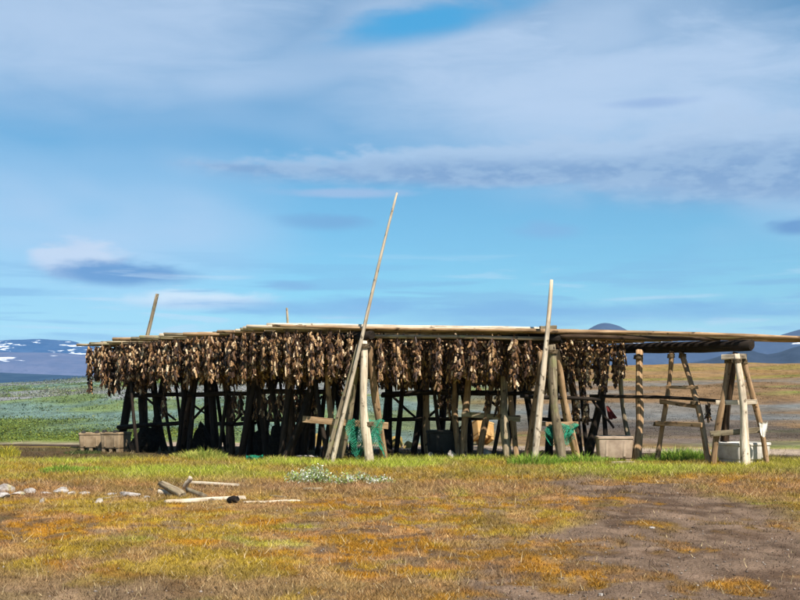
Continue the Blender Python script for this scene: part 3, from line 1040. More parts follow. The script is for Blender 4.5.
# ------------------------------------------------------------------ free poles leaning on the rack
o = log('leaning_pole', GP(331, 24.45, -0.15), P(397, 193, 24.55), 0.062, 0.028, M_WOOD_PALE, None, 0.004, 0.10, rings=22)
tag(o, 'tallest bleached pole leaning to the right, far above the rack roof', 'pole', 'poles leaning on the rack')
o = log('leaning_pole', GP(323.5, 24.62, -0.15), P(358, 345, 24.72), 0.055, 0.045, M_WOOD_GREY, None, 0.004, 0.1)
tag(o, 'short grey pole leaning just left of the tallest pole', 'pole', 'poles leaning on the rack')
o = log('leaning_pole', GP(533, 24.33, -0.15), P(551.5, 280, 24.46), 0.078, 0.040, M_WOOD_PALE, None, 0.004, 0.10, rings=18)
tag(o, 'pale pole rising through the roof beside the right green net', 'pole', 'poles leaning on the rack')
o = log('leaning_pole', GP(119, 30.9, -0.15), P(157.5, 294, 31.0), 0.065, 0.045, M_WOOD_GREY, None, 0.004, 0.10, rings=18)
tag(o, 'grey pole standing out above the far left roof end', 'pole', 'poles leaning on the rack')
o = log('leaning_pole', GP(296, 29.2, -0.15), P(287, 308, 29.4), 0.05, 0.028, M_WOOD_GREY, None, 0.004, 0.10, rings=14)
tag(o, 'thin pole tip showing above the roof, left of the tallest pole', 'pole', 'poles leaning on the rack')


# ------------------------------------------------------------------ dried fish
def fish_piece(verts, faces, rg, org, L, W, T, yaw, tilt, gape):
    """a dried split head / body: flattened, hollowed, tapering lobe"""
    prof = ((0.0, 0.4, 0.6), (0.14, 0.85, 0.95), (0.42, 1.0, 1.0), (0.70, 0.92, 0.9), (0.90, 0.70, 0.7), (1.0, 0.4 + gape * .5, 0.35))
    q = Quaternion((0, 0, 1), yaw) @ Quaternion((1, 0, 0), tilt) @ Quaternion((0, 1, 0), rg.uniform(-.35, .35))
    base = len(verts)
    ns = 6
    curl = rg.uniform(-0.25, 0.25)
    for f, w, th in prof:
        for k in range(ns):
            a = 2 * math.pi * k / ns
            x = math.cos(a) * W * 0.5 * w * rg.uniform(0.82, 1.15)
            y = math.sin(a) * T * 0.5 * th + 0.55 * T * (2 * abs(x) / W) ** 1.5 + curl * L * f * f
            verts.append(org + q @ Vector((x, y, -f * L)))
    for i in range(len(prof) - 1):
        for k in range(ns):
            k2 = (k + 1) % ns
            faces.append((base + i * ns + k2, base + i * ns + k, base + (i + 1) * ns + k, base + (i + 1) * ns + k2))
    faces.append(tuple(base + k for k in range(ns)))
    faces.append(tuple(base + (len(prof) - 1) * ns + k for k in range(ns - 1, -1, -1)))


def fish_string_mesh(seed, L, n, rad):
    rg = random.Random(seed)
    V, Fc = [], []
    # cord
    for dx in (-0.012, 0.012):
        b = len(V)
        for z in (0.10, -L * 0.9):
            for k in range(3):
                V.append(Vector((dx + 0.006 * math.cos(k * 2.1), 0.006 * math.sin(k * 2.1), z)))
        for k in range(3):
            Fc.append((b + k, b + (k + 1) % 3, b + 3 + (k + 1) % 3, b + 3 + k))
    for i in range(n):
        f = i / n
        a = i * 2.4 + rg.uniform(-.6, .6)
        r = rad * rg.uniform(0.35, 1.0) * (0.75 + 0.5 * math.sin(f * 3.0 + .3))
        org = Vector((math.cos(a) * r, math.sin(a) * r, -f * (L - 0.16) + rg.uniform(-.04, .05)))
        big = rg.random() < 0.10
        ln = rg.uniform(0.18, 0.28) if big else rg.uniform(0.07, 0.15)
        fish_piece(V, Fc, rg, org, ln, rg.uniform(0.04, 0.075), rg.uniform(0.03, 0.055), a + math.pi / 2 + rg.uniform(-.8, .8), rg.gauss(-.08, .22), rg.uniform(0, .7))
    return V, Fc


VAR = []
for q in range(12):
    L = (1.02, 1.12, 0.92, 1.22, 1.06, 1.16, 0.98, 1.30, 1.08, 0.88, 1.14, 1.04)[q]
    V, Fc = fish_string_mesh(900 + q, L, int(L * 64), 0.08)
    me = mesh_py('fish_string', V, Fc)
    me.materials.append(M_FISH)
    VAR.append(me)
SHORT = []
for q in range(3):
    V, Fc = fish_string_mesh(950 + q, (0.45, 0.6, 0.7)[q], (22, 30, 36)[q], 0.06)
    me = mesh_py('fish_string_short', V, Fc)
    me.materials.append(M_FISH)
    SHORT.append(me)


def ordinal(n):
    names = ['first', 'second', 'third', 'fourth', 'fifth', 'sixth', 'seventh', 'eighth', 'ninth', 'tenth', 'eleventh', 'twelfth', 'thirteenth', 'fourteenth', 'fifteenth', 'sixteenth', 'seventeenth', 'eighteenth', 'nineteenth', 'twentieth']
    if n <= 20:
        return names[n - 1]
    return 'twenty-' + names[n - 21]


def hang(p, me, rz, sc, label, group, tilt=0.0):
    o = bpy.data.objects.new('fish_string', me)
    COL.objects.link(o)
    o.location = p
    o.rotation_euler = (random.uniform(-.03, .03) + tilt, random.uniform(-.03, .03), rz)
    o.scale = (sc * random.uniform(.9, 1.15), sc * random.uniform(.9, 1.15), sc)
    tag(o, label, 'dried fish', group)
    return o


inner = []      # strings deep inside the rack, not told apart
fr = random.Random(77)
frows = []
s = 0.05
while s < 8.2:
    frows.append(s)
    s += 0.46
G_F = 'strings of dried fish hanging on the rack'
for ri, s in enumerate(frows):
    p1, p2, p3 = beam_pt(0, s), beam_pt(1, s), beam_pt(2, s)
    up = Vector((0, 0, 0.06))
    u1 = (p2 - p1).normalized()
    L1 = (p2 - p1).length
    # left overhang and first bay
    x = -2.0 + 0.12 * math.sin(ri * 1.9)
    cnt_l = cnt_m = 0
    while x < L1 - 0.25:
        if abs(x) > 0.2:
            p = p1 + u1 * x + up
            p.z = p1.z + (p2.z - p1.z) * x / L1 + (0.08 if x < 0.25 or ri else -0.02)
            p += DIR * fr.uniform(-.08, .08)
            args = (p, fr.choice(VAR), fr.uniform(0, 6.28), fr.uniform(0.92, 1.08))
            if x < 0.55 or ri == 0:
                if x < 0:
                    cnt_l += 1
                    lab = 'dried fish string left of first beam, %s row from front, %s from outer end' % (ordinal(ri + 1), ordinal(cnt_l))
                else:
                    cnt_m += 1
                    lab = 'dried fish string, %s right of first beam in the %s row from front' % (ordinal(cnt_m), ordinal(ri + 1))
                hang(*args, lab, G_F)
            elif ri < 4:
                cnt_m += 1
                hang(*args, 'dried fish string, %s right of first beam in the %s row from front' % (ordinal(cnt_m), ordinal(ri + 1)), G_F)
            else:
                inner.append(args)
        if x < 0.3:
            x += fr.uniform(0.21, 0.27)
        else:
            x += fr.uniform(0.40, 0.43) if ri == 0 else fr.uniform(0.30, 0.40)
    # second bay: only the rows behind are filled
    if s > 1.75:
        u2 = (p3 - p2).normalized()
        L2 = (p3 - p2).length
        x = 0.3
        cnt = 0
        while x < L2 - 1.0:
            p = p2 + u2 * x
            p.z = p2.z + (p3.z - p2.z) * x / L2 + 0.08
            p += DIR * fr.uniform(-.08, .08)
            args = (p, fr.choice(VAR), fr.uniform(0, 6.28), fr.uniform(0.92, 1.08))
            if s < 3.6:
                cnt += 1
                hang(*args, 'dried fish string, %s right of second beam in the %s filled row' % (ordinal(cnt), ordinal(ri - 3)), G_F)
            else:
                inner.append(args)
            x += fr.uniform(0.34, 0.46)
vs, fs, nb = [], [], 0
for p, me, rz, sc in inner:
    v = np.empty(len(me.vertices) * 3, np.float32)
    me.vertices.foreach_get('co', v)
    v = v.reshape(-1, 3) * sc
    c_, s_ = math.cos(rz), math.sin(rz)
    v = np.stack([v[:, 0] * c_ - v[:, 1] * s_ + p.x, v[:, 0] * s_ + v[:, 1] * c_ + p.y, v[:, 2] + p.z], -1)
    fs.extend([tuple(i + nb for i in pl.vertices) for pl in me.polygons])
    vs.append(v)
    nb += len(v)
me = bpy.data.meshes.new('inner_fish_strings')
me.from_pydata(np.concatenate(vs).tolist(), [], fs)
me.update()
o = link('inner_fish_strings', me, M_FISH)
tag(o, 'mass of further dried fish strings in the dark inside of the rack', 'dried fish', kind='stuff')

for (px, py, Y, q, lab) in (
        (708, 404.5, 24.45, 0, 'short fish string hanging alone from the rail near the end trestle'),
        (577, 398, 25.9, 2, 'fish string hanging from the low rail right of the right net'),
        (586, 399, 25.9, 1, 'short fish string on the low rail left of the dark slanted leg'),
        (498, 394, 26.55, 1, 'short fish string on the rail left of the thick brown post'),
        (487, 394, 26.65, 0, 'small fish string on the rail above the orange tub'),
        (164, 396, 29.5, 1, 'short fish string on the low rail at the far left trestles'),
        (234, 394, 28.2, 2, 'fish string hanging from the low rail below the left section'),
        (241, 394, 28.1, 1, 'short fish string on the low rail beside the left section gap'),
        (317, 393, 26.45, 2, 'fish string on the low rail left of the leaning poles'),
        (449, 394, 27.35, 1, 'short fish string on the middle rail left of two thin legs'),
        (440, 394, 27.5, 0, 'small fish string on the middle rail above the dark middle tub'),
        (256, 393, 27.42, 2, 'dark fish string, first along the low rail above the dark netting heaps'),
        (264, 393, 27.30, 1, 'dark fish string, second along the low rail above the dark netting heaps'),
        (271, 393, 27.20, 2, 'dark fish string, third along the low rail above the dark netting heaps'),
        (279, 393, 27.10, 2, 'dark fish string, fourth along the low rail above the dark netting heaps'),
        (286, 393, 27.00, 1, 'dark fish string, fifth along the low rail above the dark netting heaps'),
        (296, 393, 26.85, 2, 'dark fish string, sixth along the low rail above the dark netting heaps'),
        (304, 393, 26.75, 1, 'dark fish string, seventh along the low rail above the dark netting heaps')):
    hang(P(px, py, Y), SHORT[q], fr.uniform(0, 6), 1.0, lab, 'fish strings on the low rails')


# ------------------------------------------------------------------ nets
M_NET = mat_spot('green_net', (0.003, 0.12, 0.065), (0.014, 0.25, 0.145), 9, 0.6, 0.3, 0.2)


def net_mesh(surf, nu, nv, strand, seed, layers=2):
    rg = random.Random(seed)
    V, Fc = [], []

    def tube(pts):
        base = len(V)
        for i, p in enumerate(pts):
            for k in range(3):
                a = k * 2.094 + i * 0.4
                V.append((p[0] + strand * math.cos(a), p[1] + strand * math.sin(a) * .7, p[2] + strand * math.sin(a) * .7))
        for i in range(len(pts) - 1):
            for k in range(3):
                k2 = (k + 1) % 3
                Fc.append((base + i * 3 + k, base + i * 3 + k2, base + i * 3 + 3 + k2, base + i * 3 + 3 + k))
    for ly in range(layers):
        of = rg.random()
        for fam in (1, -1):
            for i in range(-nv, nu + nv):
                pts = []
                for j in range(nv * 2 + 1):
                    v = j / (nv * 2)
                    u = (i + of + fam * v * nv) / nu
                    if 0 <= u <= 1:
                        pts.append(surf(u, v, ly))
                if len(pts) > 1:
                    tube(pts)
    return mesh_py('net', V, Fc)


def hung_net(name, x0, x1, zt, zb, y, seed, label):
    def surf(u, v, ly):
        bottom = zb + 0.12 * math.sin(u * 7 + seed) + 0.07 * math.sin(u * 17 + seed * 2)
        if ly:
            bottom += 0.16
        z = zt + (bottom - zt) * v + 0.02 * math.sin(u * 21 + seed)
        x = x0 + (x1 - x0) * u + 0.05 * math.sin(v * 5 + u * 6 + seed) * (1 if not ly else 1.4)
        yy = y - 0.05 - 0.10 * abs(math.sin(u * 9 + seed + ly * 1.3)) * (0.25 + v) - 0.05 * ly
        return (x, yy, z)
    me = net_mesh(surf, 15, 11, 0.0065, seed, 2)
    o = link(name, me, M_NET)
    tag(o, label, 'net', 'green nets on the rack')
    return o


pA, pB = P(349, 422, 25.3), P(384, 425, 25.1)
hung_net('fishing_net', pA.x, pB.x, pA.z + 0.06, 0.18, 25.10, 3, 'green fishing net draped behind the white front post')
pA, pB = P(546, 424, 24.8), P(575, 424, 24.8)
o = hung_net('fishing_net', pA.x, pB.x, pA.z, 0.36, 24.82, 8, 'green fishing net hung behind the thick right front leg')
board('plank', P(540, 424, 25.02), P(578, 424, 25.02), 0.10, 0.04, M_WOOD_TAN, rack)


def flat_net(u, v, ly):
    g = GP(246 + u * 17, 25.2 + v * 0.7)
    return (g.x, g.y, g.z + 0.05 + 0.03 * ly + 0.04 * math.sin(u * 9 + v * 5))


tag(link('fishing_net', net_mesh(flat_net, 22, 16, 0.008, 5, 2), M_NET), 'green fishing net lying flat on the grass left of the poles', 'net', 'green nets on the rack')


# ------------------------------------------------------------------ tubs
def ring_loft(rings):
    """rings: list of equally long vertex loops -> verts, quad faces"""
    V, Fc = [], []
    n = len(rings[0])
    for r in rings:
        V.extend(r)
    for i in range(len(rings) - 1):
        for k in range(n):
            k2 = (k + 1) % n
            Fc.append((i * n + k, i * n + k2, (i + 1) * n + k2, (i + 1) * n + k))
    return V, Fc, n


def rrect(w, d, r, z, n=4):
    out = []
    for cx, cy, a0 in ((w / 2 - r, d / 2 - r, 0), (-w / 2 + r, d / 2 - r, 90), (-w / 2 + r, -d / 2 + r, 180), (w / 2 - r, -d / 2 + r, 270)):
        for k in range(n + 1):
            a = R(a0 + 90 * k / n)
            out.append((cx + r * math.cos(a), cy + r * math.sin(a), z))
    return out


def tub(px, Y, w, d, h, rz, mat, label, tiltx=0.0, tilty=0.0, lugs=None, dz=0.0, group='plastic fish tubs'):
    g = GP(px, Y)
    t = empty('fish_tub', (g.x, g.y, g.z + dz))
    t.rotation_euler = (tiltx, tilty, rz)
    tag(t, label, 'tub', group)
    f = 0.09
    rings = [rrect(w * .90, d * .90, .04, f), rrect(w * .93, d * .93, .05, f + .03), rrect(w * .97, d * .97, .05, h * .55),
             rrect(w * .985, d * .985, .05, h - .07)]
    V, Fc, n = ring_loft(rings)
    Fc.append(tuple(range(n - 1, -1, -1)))
    link('shell', mesh_py('shell', V, Fc, True), mat, t)
    rings = [rrect(w * .985, d * .985, .05, h - .068), rrect(w * 1.03, d * 1.03, .055, h - .055), rrect(w * 1.03, d * 1.03, .055, h - .01), rrect(w * .99, d * .99, .05, h),
             rrect(w * .88, d * .88, .05, h), rrect(w * .85, d * .85, .05, h - .03), rrect(w * .82, d * .82, .05, f + .06)]
    V, Fc, n = ring_loft(rings)
    Fc.append(tuple((len(rings) - 1) * n + k for k in range(n)))
    link('rim', mesh_py('rim', V, Fc), mat, t)
    for sx in (-0.36, 0, 0.36):
        V, Fc, n = ring_loft([rrect(w * .15, d * .86, .015, 0.0, 2), rrect(w * .17, d * .88, .02, f + .005, 2)])
        Fc.append(tuple(range(n - 1, -1, -1))); Fc.append(tuple(n + k for k in range(n)))
        k_ = link('skid', mesh_py('skid', V, Fc), mat, t)
        k_.location = (sx * w, 0, 0)
    for sx in (-0.25, 0.25):
        V, Fc, n = ring_loft([rrect(w * .07, .03, .008, f + .05, 2), rrect(w * .07, .035, .008, h - .10, 2)])
        Fc.append(tuple(range(n - 1, -1, -1))); Fc.append(tuple(n + k for k in range(n)))
        k_ = link('rib', mesh_py('rib', V, Fc), mat, t)
        k_.location = (sx * w, -d * .475, 0)
    if lugs:
        for sx in (-0.3, 0.26):
            V, Fc, n = ring_loft([rrect(.11, .12, .02, h - .005, 2), rrect(.09, .10, .02, h + .055, 2)])
            Fc.append(tuple(n + k for k in range(n)))
            k_ = link('lug', mesh_py('lug', V, Fc), lugs, t)
            k_.location = (sx * w, -d * .42, 0)
    return t


M_TUB_TAN = mat_spot('tub_tan', (0.32, 0.235, 0.145), (0.20, 0.14, 0.08), 4, 0.7, 0.3, 0.3, (0.13, 0.085, 0.055))
M_TUB_WHITE = mat_spot('tub_white', (0.62, 0.59, 0.53), (0.46, 0.42, 0.37), 4, 0.6, 0.35, 0.2, (0.42, 0.34, 0.26))
M_TUB_BEIGE = mat_spot('tub_beige', (0.42, 0.32, 0.235), (0.30, 0.22, 0.16), 4, 0.7, 0.3, 0.2, (0.26, 0.18, 0.12))
M_TUB_SHADED = mat_spot('tub_shaded', (0.03, 0.027, 0.024), (0.018, 0.016, 0.014), 5, 0.7, 0.3, 0.3)  # tub colour lowered to near black to paint the shade it stands in
M_TUB_ORANGE = mat_spot('tub_orange', (0.36, 0.20, 0.06), (0.42, 0.26, 0.10), 4, 0.6, 0.3, 0.2, (0.30, 0.17, 0.07))
M_LUG = mat_spot('black_rubber', (0.02, 0.02, 0.02), (0.04, 0.035, 0.03), 12, 0.7, 0.3)
tub(92.5, 30.3, 0.64, 0.60, 0.50, 0.10, M_TUB_TAN, 'tan tub with black lugs standing outermost left of the rack', lugs=M_LUG)
tub(116, 29.9, 0.62, 0.60, 0.53, -0.35, M_TUB_TAN, 'stained tan tub with black lugs next to the leftmost trestle', lugs=M_LUG)
tub(444, 27.6, 0.85, 0.70, 0.62, 0.1, M_TUB_SHADED, 'dark tub on the bare soil between the middle legs', dz=0.0)
tub(614, 25.7, 0.80, 0.70, 0.60, -0.08, M_TUB_BEIGE, 'beige tub striped by shade under the right bay')
tub(743, 24.15, 0.90, 0.75, 0.46, 0.42, M_TUB_WHITE, 'white tub between the legs of the end trestle')
tub(482, 33.3, 0.64, 0.55, 0.58, 0.5, M_TUB_ORANGE, 'tipped orange tub in the sun behind the middle legs', tiltx=-0.5, tilty=0.25, dz=0.12)


# ------------------------------------------------------------------ stones, driftwood
def stone(px, Y, w, d, h, seed, label, mat=None, name='stone', cat='stone', group='stones in the heath', rz=None):
    import bmesh
    bm = bmesh.new()
    bmesh.ops.create_icosphere(bm, subdivisions=3, radius=1.0)
    rg = random.Random(seed)
    pl = [(Vector((rg.gauss(0, 1), rg.gauss(0, 1), rg.gauss(0, .7))).normalized(), rg.uniform(.48, .88)) for _ in range(14)]
    for v in bm.verts:
        c = v.co.normalized()
        r = 1.0
        for n, dd in pl:
            k = c.dot(n)
            if k > 0.05:
                r = min(r, dd / k)
        r *= 1 + 0.06 * math.sin(c.x * 7 + seed) * math.sin(c.y * 9) + rg.uniform(-.015, .015)
        v.co = Vector((c.x * r * w / 2, c.y * r * d / 2, c.z * r * h * 0.62))
    me = bpy.data.meshes.new(name)
    bm.to_mesh(me)
    bm.free()
    o = link(name, me, mat or M_STONE)
    g = GP(px, Y)
    o.location = (g.x, g.y, g.z + h * 0.18)
    o.rotation_euler = (0, 0, rg.uniform(-.5, .5) if rz is None else rz)
    tag(o, label, cat, group)
    return o


M_HEAP = mat_spot('old_netting', (0.008, 0.007, 0.006), (0.02, 0.016, 0.012), 14, 0.95, 0.1, 1.0)  # netting colour kept near black to deepen the shade under the rack
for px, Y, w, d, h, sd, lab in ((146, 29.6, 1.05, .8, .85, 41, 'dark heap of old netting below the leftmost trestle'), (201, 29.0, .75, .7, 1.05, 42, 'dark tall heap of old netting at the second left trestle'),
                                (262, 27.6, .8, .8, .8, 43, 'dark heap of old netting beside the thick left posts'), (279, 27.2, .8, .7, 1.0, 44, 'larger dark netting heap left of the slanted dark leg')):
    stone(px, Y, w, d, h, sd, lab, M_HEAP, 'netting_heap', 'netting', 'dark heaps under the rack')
M_STONE_PALE = mat_spot('stone_pale', (0.20, 0.175, 0.155), (0.42, 0.385, 0.36), 9, 0.9, 0.1, 0.8, (0.22, 0.18, 0.12))
M_STONE_MOSS = mat_spot('stone_moss', (0.34, 0.24, 0.08), (0.24, 0.20, 0.06), 6, 0.95, 0.05, 0.9, (0.28, 0.20, 0.13))
stone(7, 17.0, 0.34, 0.25, 0.17, 1, 'rough brown stone at the left edge of the heath')
stone(3, 16.2, 0.30, 0.22, 0.10, 2, 'low flat stone in front of the brown edge stone', M_STONE_PALE)
stone(30, 17.0, 0.26, 0.2, 0.11, 3, 'small white stone second from the left edge', M_STONE_PALE)
stone(60, 17.0, 0.32, 0.24, 0.13, 4, 'pale stone with a dark hollow right of the small white stone', M_STONE_PALE)
stone(72, 16.8, 0.18, 0.16, 0.08, 5, 'low brown stone touching the pale hollow stone')
stone(42, 15.8, 0.12, 0.12, 0.11, 6, 'small upright stone below the small white stone')
stone(99, 15.6, 0.17, 0.14, 0.09, 7, 'small grey stone below the flat white stone')
stone(129, 16.6, 0.40, 0.26, 0.12, 8, 'broad flat white stone left of the stump', M_STONE_PALE)
stone(112, 16.9, 0.22, 0.2, 0.06, 9, 'low pale slab left of the broad flat white stone', M_STONE_PALE)
stone(18, 16.6, 0.22, 0.2, 0.08, 21, 'flat grey stone between the edge stones and the small white stone')
stone(46, 16.9, 0.20, 0.16, 0.06, 22, 'thin flat stone left of the pale hollow stone', M_STONE_PALE)
stone(84, 16.9, 0.26, 0.18, 0.06, 23, 'thin pale slab right of the low brown stone', M_STONE_PALE)
stone(146, 16.3, 0.16, 0.14, 0.06, 24, 'small pale stone at the foot of the stump', M_STONE_PALE)
stone(397, 32.4, 0.55, 0.4, 0.44, 10, 'ochre mossy stone seen between the middle trestles', M_STONE_MOSS)
stone(408, 32.0, 0.40, 0.3, 0.26, 11, 'smaller mossy stone right of the ochre stone', M_STONE_MOSS)
stone(431, 26.6, 0.22, 0.2, 0.18, 12, 'white stone on the shaded soil between the middle legs', M_STONE_PALE)
stone(484, 26.9, 0.6, 0.4, 0.24, 13, 'grey boulder in front of the tipped orange tub')
stone(452, 26.4, 0.3, 0.3, 0.26, 14, 'brown stone beside the dark middle tub')
stone(310, 26.4, 0.9, 0.3, 0.10, 15, 'long low pale stone under the rack left of the leaning poles', M_STONE_PALE)
stone(318, 33.0, 0.7, 0.5, 0.5, 16, 'yellow mound in place of sunlit grass, seen through the gap left of the leaning poles', M_STONE_MOSS)  # stone shape stands in for a patch of sunlit yellow grass
stone(652, 12.3, 0.10, 0.06, 0.03, 17, 'small pale stone alone on the brown soil at the right', M_STONE_PALE)
stone(601, 8.4, 0.06, 0.05, 0.03, 18, 'tiny white stone at the bottom right of centre', M_STONE_PALE)

o = log('tree_stump', GP(161, 16.9, 0.17), GP(183, 16.6, 0.02), 0.05, 0.055, M_WOOD_GREY, None, 0.03, 0.5)
tag(o, 'broken grey stump with a dark upper end among the stones', 'stump')
o = log('driftwood_log', GP(158, 16.9, 0.05), GP(172, 16.85, 0.03), 0.05, 0.06, M_WOOD_PALE, None, 0.02, 0.2)
tag(o, 'short pale driftwood chunk lying against the broken stump', 'driftwood', 'driftwood pieces')
board('driftwood_plank', GP(186, 18.2, 0.06), GP(238, 18.0, 0.05), 0.035, 0.10, M_WOOD_PALE)
tag(bpy.context.scene.objects['driftwood_plank'], 'pale straight driftwood plank right of the stump', 'driftwood', 'driftwood pieces')
o = log('driftwood_log', GP(184, 17.7, 0.02), GP(191, 17.6, 0.20), 0.035, 0.03, M_WOOD_PALE, None, 0.02, 0.2)
tag(o, 'short pale stick propped up at the end of the plank', 'driftwood', 'driftwood pieces')
o = log('driftwood_log', GP(188, 17.2, 0.03), GP(205, 16.5, 0.02), 0.04, 0.045, M_WOOD_GREY, None, 0.02, 0.2)
tag(o, 'short grey driftwood piece right of the stump', 'driftwood', 'driftwood pieces')
o = log('driftwood_log', GP(165, 15.6, 0.0), GP(245, 16.2, 0.015), 0.034, 0.044, M_WOOD_PALE, None, 0.03, 0.45, rings=22)
tag(o, 'long bleached driftwood trunk lying in the ochre grass', 'driftwood', 'driftwood pieces')
o = log('driftwood_log', GP(229, 15.75, 0.04), GP(238, 15.65, 0.05), 0.05, 0.045, M_WOOD_DARK, None, 0.02, 0.3)
tag(o, 'black charred knot of wood on the long bleached trunk', 'driftwood', 'driftwood pieces')
o = log('driftwood_log', GP(243, 15.7, -0.01), GP(300, 15.85, -0.005), 0.026, 0.02, M_WOOD_PALE, None, 0.02, 0.4, rings=18)
tag(o, 'thin bleached driftwood branch right of the charred knot', 'driftwood', 'driftwood pieces')
o = log('driftwood_log', GP(303, 17.4, 0.02), GP(322, 17.5, 0.03), 0.03, 0.03, M_WOOD_GREY, None, 0.01, 0.2)
tag(o, 'small grey stick in front of the silvery plants', 'driftwood', 'driftwood pieces')
for (x0, Y0, x1, Y1, r, lab) in ((100, 16.1, 122, 16.3, .018, 'thin grey stick left of the broad flat white stone'), (205, 14.9, 222, 15.1, .014, 'thin pale stick just below the long bleached trunk'),
                                 (268, 16.6, 286, 16.3, .015, 'thin grey stick above the bleached branch'), (140, 17.6, 152, 17.3, .02, 'short grey stick behind the broad flat stone')):
    o = log('driftwood_log', GP(x0, Y0, 0.0), GP(x1, Y1, 0.02), r, r * .8, M_WOOD_GREY, None, 0.03, 0.35)
    tag(o, lab, 'driftwood', 'driftwood pieces')
board('driftwood_board', GP(612, 24.2, 0.04), GP(634, 24.0, 0.03), 0.05, 0.10, M_WOOD_PALE)
tag(bpy.context.scene.objects['driftwood_board'], 'short bleached board on the grass before the banded post', 'driftwood', 'driftwood pieces')

# red cloth and white rag on the rack
def rag(name, pts, mat, label, cat, seed, thick=0.012):
    """small hanging cloth from four corner points"""
    rg = random.Random(seed)
    n = 9
    a, b, c, d = pts
    V = []
    for side in (0, 1):
        for i in range(n):
            for j in range(n):
                u, v = i / (n - 1), j / (n - 1)
                p = a.lerp(b, u).lerp(d.lerp(c, u), v)
                q = 0.03 * math.sin(u * 11 + seed) * v + 0.012 * math.sin(v * 8 + u * 5)
                V.append((p.x, p.y - q + side * thick, p.z + 0.012 * math.sin(u * 14)))
    Fc = []
    N = n * n
    for i in range(n - 1):
        for j in range(n - 1):
            k = i * n + j
            Fc.append((k, k + n, k + n + 1, k + 1))
            Fc.append((N + k, N + k + 1, N + k + n + 1, N + k + n))
    ed = [i * n for i in range(n)] + [(n - 1) * n + j for j in range(1, n)] + [i * n + n - 1 for i in range(n - 2, -1, -1)] + list(range(n - 2, 0, -1))
    for k in range(len(ed)):
        x0, x1 = ed[k], ed[(k + 1) % len(ed)]
        Fc.append((x0, x1, N + x1, N + x0))
    o = link(name, mesh_py(name, V, Fc, True), mat)
    tag(o, label, cat)


M_RED = mat_spot('red_cloth', (0.13, 0.018, 0.015), (0.08, 0.012, 0.012), 8, 0.8, 0.2)
M_RAG = mat_spot('white_rag', (0.72, 0.68, 0.62), (0.58, 0.54, 0.48), 12, 0.9, 0.1)
rag('red_cloth', [P(606, 406, 26.3), P(608, 406, 26.3), P(617, 418, 26.25), P(609, 420, 26.25)], M_RED, 'dark red cloth hanging above the beige tub', 'cloth', 4)
rag('white_rag', [P3(759, 423, 23.30), P3(768, 422, 23.30), P3(765, 437, 23.28), P3(761, 436, 23.28)], M_RAG, 'white rag tied to the lower rung of the end trestle', 'cloth', 9)


# ------------------------------------------------------------------ plants
def tuft(name, spots, label, cat, group, n, h, spread, col, width=0.011, lean=0.7):
    """one clump of upright blades with bent tips"""
    px, Y = spots
    g = GP(px, Y)
    a = rng.uniform(0, 2 * np.pi, n); q = np.sqrt(rng.uniform(0, 1, n))
    x = g.x + np.cos(a) * q * spread[0]; y = g.y + np.sin(a) * q * spread[1]
    z = gz(x, y)
    hh = h * rng.uniform(0.45, 1.1, n) * (1.1 - 0.6 * q)
    la = a + rng.normal(0, .7, n); l1 = rng.uniform(.05, .3, n) * hh * lean; l2 = rng.uniform(.3, 1.0, n) * hh * lean
    wa = rng.uniform(0, 2 * np.pi, n); wx, wy = np.cos(wa) * width / 2, np.sin(wa) * width / 2
    V = np.empty((n, 5, 3))
    V[:, 0] = np.stack([x - wx, y - wy, z - .02], -1); V[:, 1] = np.stack([x + wx, y + wy, z - .02], -1)
    mx, my = x + np.cos(la) * l1, y + np.sin(la) * l1
    V[:, 2] = np.stack([mx - wx, my - wy, z + hh * .6], -1); V[:, 3] = np.stack([mx + wx, my + wy, z + hh * .6], -1)
    V[:, 4] = np.stack([x + np.cos(la) * l2, y + np.sin(la) * l2, z + hh], -1)
    V = V - np.array(g)
    f = []
    for i in range(n):
        b = i * 5
        f += [(b, b + 1, b + 3, b + 2), (b + 2, b + 3, b + 4)]
    me = bpy.data.meshes.new(name)
    me.from_pydata(V.reshape(-1, 3).tolist(), [], f)
    c = np.array(col)[rng.integers(0, len(col), n)] * rng.uniform(.75, 1.25, n)[:, None]
    colour_attr(me, np.repeat(c, 5, 0))
    o = link(name, me, M_GRASS)
    o.location = g
    tag(o, label, cat, group)


